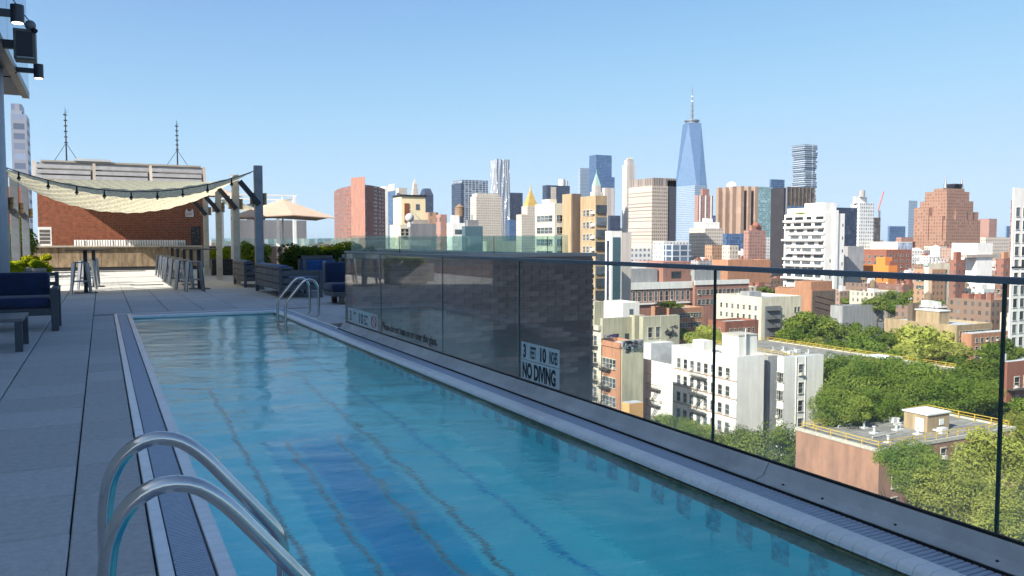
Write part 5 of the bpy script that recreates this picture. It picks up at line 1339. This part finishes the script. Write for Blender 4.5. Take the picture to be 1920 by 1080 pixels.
# red brick housing blocks with yellow guard rails
m_roof_g2 = mat('roof_membrane', (.27, .26, .24), .9, var=.3, scale=.3, stretch=(1, 4, 1))
m_roof_p = mat('roof_patch', (.27, .265, .26), .9, var=.25, scale=.6); m_slate_ = mat('roof_seam', (.12, .12, .12), .9)
def housing(label, pts, zr, m=None, rail=True, units=6, seed=1):
    """flat roofed block; pts = near corner x,y and far corner x,y"""
    x0, y0, x1, y1 = pts; w, l = x1-x0, y1-y0; h = zr-GZ
    o = MB().box(0, 0, 0, w, l, h-.3, 0, 1).build('housing_block', [m or mat('housing_brick', (.36, .20, .135), .88, var=.15, scale=.7, stretch=(1, 1, .3)), m_roof_g2], None, (x0, y0, GZ), label=label, category='building')
    o['dim'] = [w, l, h]
    for nm, q in (('roof_edge', (-.1, -.1, w+.1, .25)), ('roof_edge', (-.1, l-.25, w+.1, l+.1)), ('roof_edge', (-.1, .25, .25, l-.25)), ('roof_edge', (w-.25, .25, w+.1, l-.25))):
        MB().box(q[0], q[1], h-.5, q[2], q[3], h).build(nm, m_stone, o)
    if rail:
        pm = MB().box(-.05, -.05, 0, .05, .05, 1.1).box(-.2, -.12, 0, .2, .12, .1).mesh('rail_post', m_yel)
        for (ax, ay, bx_, by) in ((.6, .6, w-.6, .6), (.6, l-.6, w-.6, l-.6), (.6, .6, .6, l-.6), (w-.6, .6, w-.6, l-.6)):
            n_ = max(2, int(sqrt((bx_-ax)**2+(by-ay)**2)/2.4))
            for k in range(n_+1): link('rail_post', pm, o, (ax+(bx_-ax)*k/n_, ay+(by-ay)*k/n_, h-.3))
            b = MB(); b.bar((ax, ay, h+.8), (bx_, by, h+.8), .09).bar((ax, ay, h+.35), (bx_, by, h+.35), .07); b.build('guard_rail', m_yel, o)
    rg = random.Random(seed); pb = MB()
    for k in range(int(w*l/45)):
        x, y = rg.uniform(.08, .8)*w, rg.uniform(.08, .8)*l; pb.box(x, y, h-.3, x+rg.uniform(.8, 3.5), y+rg.uniform(.6, 2), h-.29+.004*(k % 5))
    pb.build('membrane_patches', m_roof_p, o, kind='stuff')
    sb = MB()
    for k in range(1, int(w/1.1)): sb.box(k*1.1, .4, h-.3, k*1.1+.06, l-.4, h-.285)
    sb.build('membrane_seams', m_slate_, o, kind='stuff')
    for k in range(5):
        x, y = rg.uniform(.1, .7)*w, rg.uniform(.12, .85)*l; q = rg.uniform(2.5, 7)
        MB().tube([(x, y, h-.3), (x, y, h-.05), (x+q, y+.4, h-.05), (x+q, y+.4, h-.3)], .07, 6).build('roof_pipe', m_roof_w if k % 2 else m_frame, o)
    for k in range(3):
        x, y = rg.uniform(.2, .8)*w, rg.uniform(.15, .8)*l; MB().box(x, y, h-.3, x+1.3, y+.9, h+.55).box(x+.15, y+.9, h-.1, x+.5, y+2.6, h+.2).build('duct_unit', m_roof_w, o)
    for k in range(units):
        x, y = rg.uniform(.15, .85)*w, rg.uniform(.15, .85)*l
        b = MB(); b.box(x-.5, y-.5, h-.3, x+.5, y+.5, h-.1); b.cyl(x, y, h-.1, h+.7, .18, 8); b.cyl(x, y, h+.7, h+.8, .3, 8); b.build('roof_vent', m_roof_w, o)
    return o
o = housing('near orange brick housing block with yellow rails round its grey roof', (94, 75.6, 124, 90.5), -27, units=11)
W_, L_, Hh = o['dim']
t = o
bh = MB().box(15.5, 4.2, Hh-.3, 20.5, 8.2, Hh+2.3).build('bulkhead', m_c_tan, t); MB().box(15.3, 4.0, Hh+2.3, 20.7, 8.4, Hh+2.5).build('bulkhead_roof', m_white, t)
MB().box(15.42, 4.8, Hh-.3, 15.5, 6.2, Hh+1.7).build('door', m_white, t); MB().box(18.2, 4.12, Hh+.6, 19.2, 4.2, Hh+1.5).build('window', m_white, t)
windows(o, 'R', 8, 5, w=1.1, h=1.5, zstep=2.9, top=1.4); 
o = housing('second housing roof with yellow rails behind the dark trees', (150, 117, 171, 176), -27, units=12, seed=3)
W_, L_, Hh = o['dim']; MB().box(3, 5, Hh-.3, 8, 11, Hh+2.4).build('bulkhead', m_c_red, o); MB().box(2.8, 4.8, Hh+2.4, 8.2, 11.2, Hh+2.6).build('bulkhead_roof', m_white, o)
def hz(u, v, zr): p = onz(u, v, zr); return p
p0 = hz(1700, 668, -27)
o = wbox('housing_block', 'brown brick housing block with white roof and brick bulkhead', 1662, 1794, 1866, 614, 300, m_c_tan, wmax=80)
W_, L_, Hh = o['dim']; MB().box(3, L_*.3, Hh-.3, 9, L_*.62, Hh+5).build('bulkhead', m_c_tan, o); MB().box(2.7, L_*.29, Hh+5, 9.3, L_*.63, Hh+5.4).build('bulkhead_roof', m_white, o); MB().box(1.5, L_*.63, Hh, 5, L_*.7, Hh+7.5).build('chimney', m_c_dbrown, o)
windows(o, 'R', 10, 6, w=1.4, h=1.3, zstep=2.9, top=1.6)
p = onz(1818, 650, -25); o = wbox('housing_block', 'orange-brown housing block with stacked dark windows at right', 1808, 1822, 1905, 626, 290, m_c_orange, dep=16); windows(o, 'R', 7, 6, w=1.6, h=1.4, zstep=3, top=1.8)
o = wbox('building', 'grey flat-roofed shed between the trees and the park', 1560, 1580, 1660, 577, 400, m_c_grey, wmax=30)
o = wbox('building', 'red brick building with fire escape at the right edge', 1884, 1889, 1985, 679, 150, m_c_red, dep=12); W_, L_, Hh = o['dim']
windows(o, 'R', 4, 4, w=1.5, h=2.0, zstep=3.6, top=3, frame=m_stone); MB().cyl(2, 2, Hh, Hh+1.2, .5, 12).build('roof_vent', m_roof_w, o)
b = MB()
for k in range(3): b.box(0, -1.2, Hh-5.2-3.6*k, 5, 0, Hh-5.1-3.6*k); b.bar((0, -1.2, Hh-4.3-3.6*k), (5, -1.2, Hh-4.3-3.6*k), .06); b.bar((.6, -.8, Hh-5.2-3.6*k), (4, -.8, Hh-8.8-3.6*k), .2)
b.build('fire_escape', m_iron, o)
# skyline-foot blocks behind the rail
for (uL, uC, uR, vT, d, m, lb, cat) in [
    (1224, 1245, 1290, 452, 600, fm_white, 'white stepped loft building below the tan waffle slab', 'building'),
    (1245, 1262, 1296, 458, 560, fm_grid, 'grey striped loft building right of the white stepped one', 'building'),
    (1292, 1322, 1355, 428, 900, fm_cream, 'cream and yellow ornate loft building below the pink tower', 'building'),
    (1322, 1335, 1360, 459, 760, fm_loft, 'pale orange brick loft building', 'building'),
    (1354, 1362, 1396, 438, 950, fm_blue, 'small blue glass block among the loft buildings', 'building'),
    (1354, 1368, 1385, 460, 740, fm_cream, 'small cream building with red gable neighbour', 'building'),
    (1394, 1404, 1436, 432, 800, fm_pink, 'pink brick tower with domed roof house', 'building'),
    (1430, 1436, 1447, 445, 850, fm_white, 'narrow white gridded block beside the dark slab', 'building'),
    (1838, 1848, 1893, 445, 900, fm_cream, 'low olive block at the foot of the tan apartment tower', 'building'),
    (1680, 1690, 1712, 445, 1000, fm_pink, 'small pink block at the foot of the deco tower', 'building'),
    (1180, 1184, 1222, 496-30, 480, fm_white, 'low white roof below the banded slab', 'building')]:
    o = skyline('building', lb, uL, uC, uR, vT, d, m, cat=cat)
    if 'domed' in lb: W_, L_, Hh = o['dim']; MB().box(W_*.2, 1, Hh, W_*.8, L_*.6, Hh+5).build('roof_house', m_c_pinkb, o); MB().sphere((W_*.5, L_*.3, Hh+5), 3.5, 12, 8).build('dome', m_c_red, o)
    if 'ornate' in lb: rbox(o, .1, .1, .9, .8, 7, m_c_white); rbox(o, .3, .2, .6, .5, 11, m_c_white)

# ---- random low blocks filling the streets between ---------------------------
occupied = []
for o in list(COL.objects):
    if o.parent is None and o.type == 'MESH' and 'dim' in o: occupied.append((o.location.x-4, o.location.y-4, o.location.x+o['dim'][0]+4, o.location.y+o['dim'][1]+4))
def free(x0, y0, x1, y1): return all(x1 < a or x0 > c or y1 < b_ or y0 > d_ for a, b_, c, d_ in occupied)
fills = [F_('fill_red', (.26, .12, .09), (.09, .08, .08), 3.4, 3.5, .38, .5), F_('fill_cream', (.56, .5, .42), (.14, .14, .14), 3.2, 3.6, .4, .52), F_('fill_white', (.66, .65, .62), (.17, .18, .2), 3.6, 3.4, .42, .5),
         F_('fill_brown', (.25, .16, .12), (.08, .08, .08), 3.2, 3.6, .4, .5), F_('fill_grey', (.36, .35, .35), (.12, .13, .14), 3.4, 3.6, .5, .5), F_('fill_pink', (.37, .25, .20), (.11, .1, .1), 3.2, 3.4, .4, .5)]
tops = [m_roof_w, m_roof_t, m_roof_w, m_roof_g]
rg = random.Random(11); nfill = 0; cnames = ['red brick', 'cream', 'white', 'brown brick', 'grey', 'pink brick']
cellsz = 24; cand = []
for i in range(0, 75):
    for j in range(0, 75):
        x = 60+i*cellsz+(i//3)*10; y = 60+j*cellsz+(j//4)*9
        d = x*_F.x+y*_F.y; 
        if d < 300 or d > 1500: continue
        u = 960+FPX*(x*_R.x+y*_R.y)/d
        if not (560 < u < 1990): continue
        if u < 1090 and d > 500: continue
        cand.append((d, x, y, u))
cand.sort(); farblk = MB()
for d, x, y, u in cand:
    w, l = rg.uniform(15, 22), rg.uniform(15, 22)
    if d < 400 and 1450 < u < 1760: continue
    if d < 440 and 1095 < u < 1420: continue
    if not free(x, y, x+w, y+l): continue
    h = rg.uniform(14, 21) if d < 520 else rg.uniform(16, 30) if d < 900 else rg.uniform(20, 42)
    if u < 1000: h = min(h, 30)
    c = rg.randrange(6)
    if nfill >= 285:
        if d > 620: h = min(h, max(12, 46+(H-d*(472-452.5)/FPX) if 1150 < u < 1900 else 24)); h *= rg.uniform(.8, 1)
        fm = farblk; fm.box(x, y, GZ, x+w+rg.uniform(0, 5), y+l+rg.uniform(0, 5), GZ+h, c, 6+rg.randrange(4))
        for k in range(rg.randint(2, 5)): bx_, by = x+rg.uniform(.05, .8)*w, y+rg.uniform(.05, .8)*l; s_ = rg.uniform(2, 6); fm.box(bx_, by, GZ+h-.01, bx_+s_, by+s_*.8, GZ+h+rg.uniform(1.5, 4.5), 6+rg.randrange(6))
        continue
    b = MB(); b.box(0, 0, 0, w, l, h, 0, 1)
    b.box(-.01, -.01, h, w, .3, h+.9); b.box(-.01, .3, h, .3, l, h+.9); b.box(w-.3, .3, h, w, l, h+.9)
    for k in range(rg.randint(1, 3)): bx_, by = rg.uniform(.1, .7)*w, rg.uniform(.1, .7)*l; s_ = rg.uniform(2, 5); b.box(bx_, by, h-.01, bx_+s_, by+s_*.8, h+rg.uniform(1.8, 3.6), 2)
    for k in range(rg.randint(1, 5)): bx_, by = rg.uniform(.1, .9)*w, rg.uniform(.1, .9)*l; b.box(bx_, by, h-.01, bx_+1, by+1, h+rg.uniform(.8, 1.6), 3)
    if rg.random() < .14:
        cx, cy = w*.5, l*.6; b.cyl(cx, cy, h+2.5, h+6, 1.8, 10, 4); b.cyl(cx, cy, h+6, h+7.3, 1.9, 10, 4, r2=.1)
        for a in range(4): b.bar((cx+1.2*cos(a*pi/2), cy+1.2*sin(a*pi/2), h), (cx+1.1*cos(a*pi/2), cy+1.1*sin(a*pi/2), h+2.6), .25, mi=4)
    far = 'low %s city building among the crowded rooftops %s' % (cnames[c], 'in the middle distance' if d < 650 else 'far below the skyline')
    b.build('city_building', [fills[c], tops[rg.randrange(4)], m_c_red if rg.random() < .4 else m_c_white, m_roof_w, mat('tank_wood', (.22, .15, .1), .85)], None, (x, y, GZ), label=far, category='building', group='low buildings filling the streets below the skyline')
    nfill += 1
farblk.build('distant_blocks', fills+[m_roof_w, m_roof_t, m_white, m_roof_g, m_c_red, m_c_cream], None, kind='stuff', label='countless low roofs packed below the skyline', category='buildings')
# the far city as one low mass on the horizon
b = MB()
for k in range(2600):
    d = rg.uniform(1500, 5200); u = rg.uniform(-100, 2050); p = at(u, 452.5, d); w = rg.uniform(18, 50); h = rg.uniform(10, 46)+(rg.random() < .05)*rg.uniform(10, 40)
    if u > 1600 or u < 600: h = min(h, 52)
    b.box(p.x, p.y, GZ, p.x+w, p.y+w, GZ+h, rg.randrange(3))
b.build('distant_city', [fills[1], fills[4], fills[5]], None, kind='stuff', label='low far city carpeting the horizon', category='buildings')

# ---- trees ------------------------------------------------------------------
lf = [leafmat('tree_dark', (.085, .145, .025), (.20, .26, .045)), leafmat('tree_mid', (.11, .165, .03), (.25, .30, .06)), leafmat('tree_lime', (.22, .26, .045), (.44, .45, .12))]
crowns = {}; MIX = {}
def crown(kind, near, s):
    k = (kind, near, s)
    if k not in crowns:
        n_ = 14000 if near else 4200
        crowns[k] = leaf_mesh('crown', n_, 1, 1, .82, .028 if near else .06, lf[kind], 60 if near else 34, 50+s*7+kind)
    return crowns[k]
trk = MB(); trk.tube([(0, 0, 0), (.3, .1, 3), (0, .2, 6.5)], [.45, .34, .24], 8)
for k in range(6):
    a = k*1.05; trk.tube([(0, .15, 4.5+.4*k), (2*cos(a), 2*sin(a), 7.5+.3*k), (3.6*cos(a), 3.6*sin(a), 10+.3*k)], [.22, .14, .06], 6)
trk = trk.mesh('trunk', mat('bark', (.09, .07, .05), .9, bump=.4))
def tree(u, v, kind, r, label, group=None, h=16., z0=GZ, near=False):
    if group: r *= random.uniform(.8, 1.18); h += random.uniform(-3, 2.5); u += random.uniform(-8, 8)
    zc = z0+h-r*.78; p = onz(u, v, zc)
    t = thing('street_tree', label, 'tree', (p.x, p.y, z0), random.uniform(0, 6.28), group)
    link('trunk', trk, t).scale = (1, 1, h/16); MIX[t.name] = kind
    c = link('crown', crown(kind, near, random.randrange(3)), t, (0, 0, h-r*.78)); c.scale = (r, r, r*random.uniform(.85, 1.0)); return t
random.seed(21)
tree(1862, 880, 2, 7.6, 'big lime-green tree in the lower right corner behind the glass', near=True, h=23)
tree(1785, 935, 2, 5.4, 'lime-green tree left of the biggest one at lower right', near=True, h=21)
tree(1900, 985, 2, 5.5, 'lime-green tree at the very bottom right behind the fence', near=True, h=20)
tree(1910, 800, 2, 5.5, 'lime-green tree crown against the yellow-railed roof at right', near=True, h=17)
tree(1705, 865, 0, 4.5, 'dark green tree hiding the right wall of the near housing block', near=True, h=22.5)
tree(1735, 905, 1, 4.6, 'mid-green tree between the housing block and the lime trees', near=True, h=21)
tree(1440, 850, 1, 7.5, 'large green tree in front of the white block with window column', near=True, h=17)
tree(1370, 835, 1, 5.5, 'green tree at the foot of the long white tenement', near=True, h=14)
tree(1525, 880, 1, 6.0, 'green tree left of the near orange housing block', near=True, h=15)
tree(1575, 905, 1, 5.0, 'lower green tree touching the orange housing wall', near=True, h=13)
tree(1250, 805, 1, 5.0, 'green tree before the lower white wing', near=True, h=12)
tree(1305, 815, 1, 4.5, 'small green tree below the fire escapes', near=True, h=12)
tree(1150, 768, 2, 5.0, 'yellow-green tree before the orange tenement', near=True, h=12)
tree(1320, 640, 2, 9.0, 'broad lime-green tree behind the white tenement roofs', near=True, h=18)
tree(1360, 645, 2, 6.5, 'smaller lime-green tree right of the broad one', near=True, h=16)
tree(1285, 628, 0, 4.5, 'dark tree left of the broad lime-green one', h=16)
for u, v, k, r in [(1490, 630, 0, 8), (1520, 615, 1, 9), (1560, 620, 1, 9), (1600, 625, 0, 9), (1640, 635, 0, 8), (1480, 655, 1, 6), (1530, 655, 2, 6), (1570, 660, 0, 7), (1610, 665, 0, 7), (1650, 670, 0, 6), (1500, 610, 0, 8)]:
    tree(u, v, k, r, 'dark green park tree massed behind the white tenements', 'park trees behind the white tenements', h=18)
for u, v, r in [(1685, 640, 8), (1720, 650, 9), (1755, 645, 9), (1780, 665, 7), (1700, 668, 6)]:
    tree(u, v, 2, r, 'lime-green park tree right of the dark park trees', 'lime-green park trees', h=18)
for u, v, r in [(1800, 690, 7), (1815, 720, 6), (1790, 715, 6), (1870, 665, 7), (1850, 700, 7), (1890, 660, 6), (1880, 720, 6), (1840, 760, 5), (1905, 770, 6)]:
    tree(u, v, 0, r, 'dark tree before the orange-brown housing at right', 'dark trees before the right-hand housing', h=19)
for u, v, k, r in [(1570, 700, 0, 7), (1610, 705, 0, 7), (1650, 715, 0, 7), (1695, 722, 0, 8), (1740, 725, 0, 8), (1780, 735, 0, 7), (1580, 740, 1, 7), (1620, 745, 0, 7), (1660, 748, 1, 7), (1705, 750, 0, 7), (1750, 755, 0, 7), (1795, 755, 0, 6), (1565, 770, 1, 5), (1600, 770, 1, 5), (1820, 740, 0, 6), (1640, 762, 0, 5)]:
    tree(u, v, k, r+.8, 'dense dark green tree between the two yellow-railed roofs', 'trees between the two housing roofs', h=23, near=True)
for u, v, k, r in [(1410, 548, 1, 8), (1440, 552, 1, 9), (1470, 552, 1, 9), (1425, 540, 1, 8), (1500, 556, 1, 8), (1560, 560, 1, 9), (1600, 566, 1, 9), (1640, 572, 1, 9), (1680, 575, 0, 9), (1720, 578, 1, 9), (1755, 582, 0, 9), (1790, 590, 1, 8), (1825, 595, 1, 8), (1860, 598, 0, 8), (1895, 600, 1, 8), (1620, 555, 1, 8), (1660, 560, 1, 8), (1700, 562, 1, 8), (1740, 568, 1, 8), (1910, 612, 1, 7)]:
    tree(u, v, k, r, 'mid-green tree in the long park strip behind the low roofs', 'park strip trees', h=18)
t = thing('street_lamp', 'grey street lamp rising among the trees left of the near housing block', 'street lamp'); p = onz(1575, 905, GZ+9); t.location = (p.x-3, p.y-6, GZ)
MB().tube([(0, 0, 0), (0, 0, 8), (-.2, 0, 9.6), (-1.0, 0, 10)], [.1, .08, .06, .05], 8).build('pole', m_roof_w, t); MB().box(-1.6, -.15, 9.9, -.9, .15, 10.05).build('lamp_head', m_roof_w, t)
# street strips
m_road = mat('sidewalk', (.28, .27, .26), .9, var=.2, scale=.4)
MB().box(70, 40, GZ+.004, 82, 420, GZ+.12).build('pavement', m_road, kind='structure')

# ---- labels that single out members of the big groups ------------------------
ORD = ['first', 'second', 'third', 'fourth', 'fifth', 'sixth', 'seventh', 'eighth', 'ninth', 'tenth', 'eleventh', 'twelfth', 'thirteenth', 'fourteenth', 'fifteenth', 'sixteenth', 'seventeenth', 'eighteenth', 'nineteenth', 'twentieth']
def screen(o):
    x, y = o.location.x, o.location.y; d = x*_F.x+y*_F.y
    return 960+FPX*(x*_R.x+y*_R.y)/d, d
groups = {}
for o in COL.objects:
    if o.parent is None and o.get('category') == 'tree' and o.get('group'): groups.setdefault(o['group'], []).append(o)
for g_, ms in groups.items():
    ms.sort(key=lambda q: screen(q)[0])
    for i, q in enumerate(ms): q['label'] = ORD[i % 20]+' from the left of the '+{0: 'dark green', 1: 'mid-green', 2: 'lime-green'}[MIX.get(q.name, 0)]+' '+g_.replace('lime-green ', '').replace('dark ', '') if i < 20 else q['label']
marks = [('curved brick slab', 674), ('yellow stair house', 770), ('rippled steel tower', 938), ('gold pyramid', 1000), ('green spire', 1118), ('banded tan slab', 1215), ('tallest skyscraper', 1296), ('windowless brown tower', 1382), ('stacked glass tower', 1509), ('white stepped tower', 1615), ('blue horizon tower', 1680), ('deco tower', 1765), ('tan twin tower', 1850), ('right photo edge', 1915)]
fl = {}
for o in COL.objects:
    if o.parent is None and str(o.get('group', '')).startswith('low buildings'):
        u, d = screen(o); mk = min(marks, key=lambda q: abs(q[1]-u)); col = o['label'].split(' city')[0].replace('low ', '')
        fl.setdefault((col, mk[0]), []).append((d, o))
for (col, mk), ms in fl.items():
    ms.sort(key=lambda q: q[0])
    for i, (d, o) in enumerate(ms):
        o['label'] = ('only ' if len(ms) == 1 else 'nearest ' if i == 0 else ORD[i]+' nearest ')+'low '+col+' building in line below the '+mk

HAZE = 5.0e-5
if HAZE:
    b = MB(); b.box(-300, -300, GZ-1.9, 3600, 3600, 560); hz_ = b.build('haze', [], None, kind='stuff') if False else None
    me = b.mesh('haze', []); hm_ = bpy.data.materials.new('haze'); hm_.use_nodes = True; n = hm_.node_tree; n.nodes.clear()
    o_ = N(n, 'ShaderNodeOutputMaterial'); pv = N(n, 'ShaderNodeVolumePrincipled'); pv.inputs['Color'].default_value = (.8, .88, 1, 1); pv.inputs['Density'].default_value = HAZE; pv.inputs['Anisotropy'].default_value = .3
    n.links.new(pv.outputs[0], o_.inputs['Volume']); me.materials.append(hm_); link('haze', me, kind='stuff')
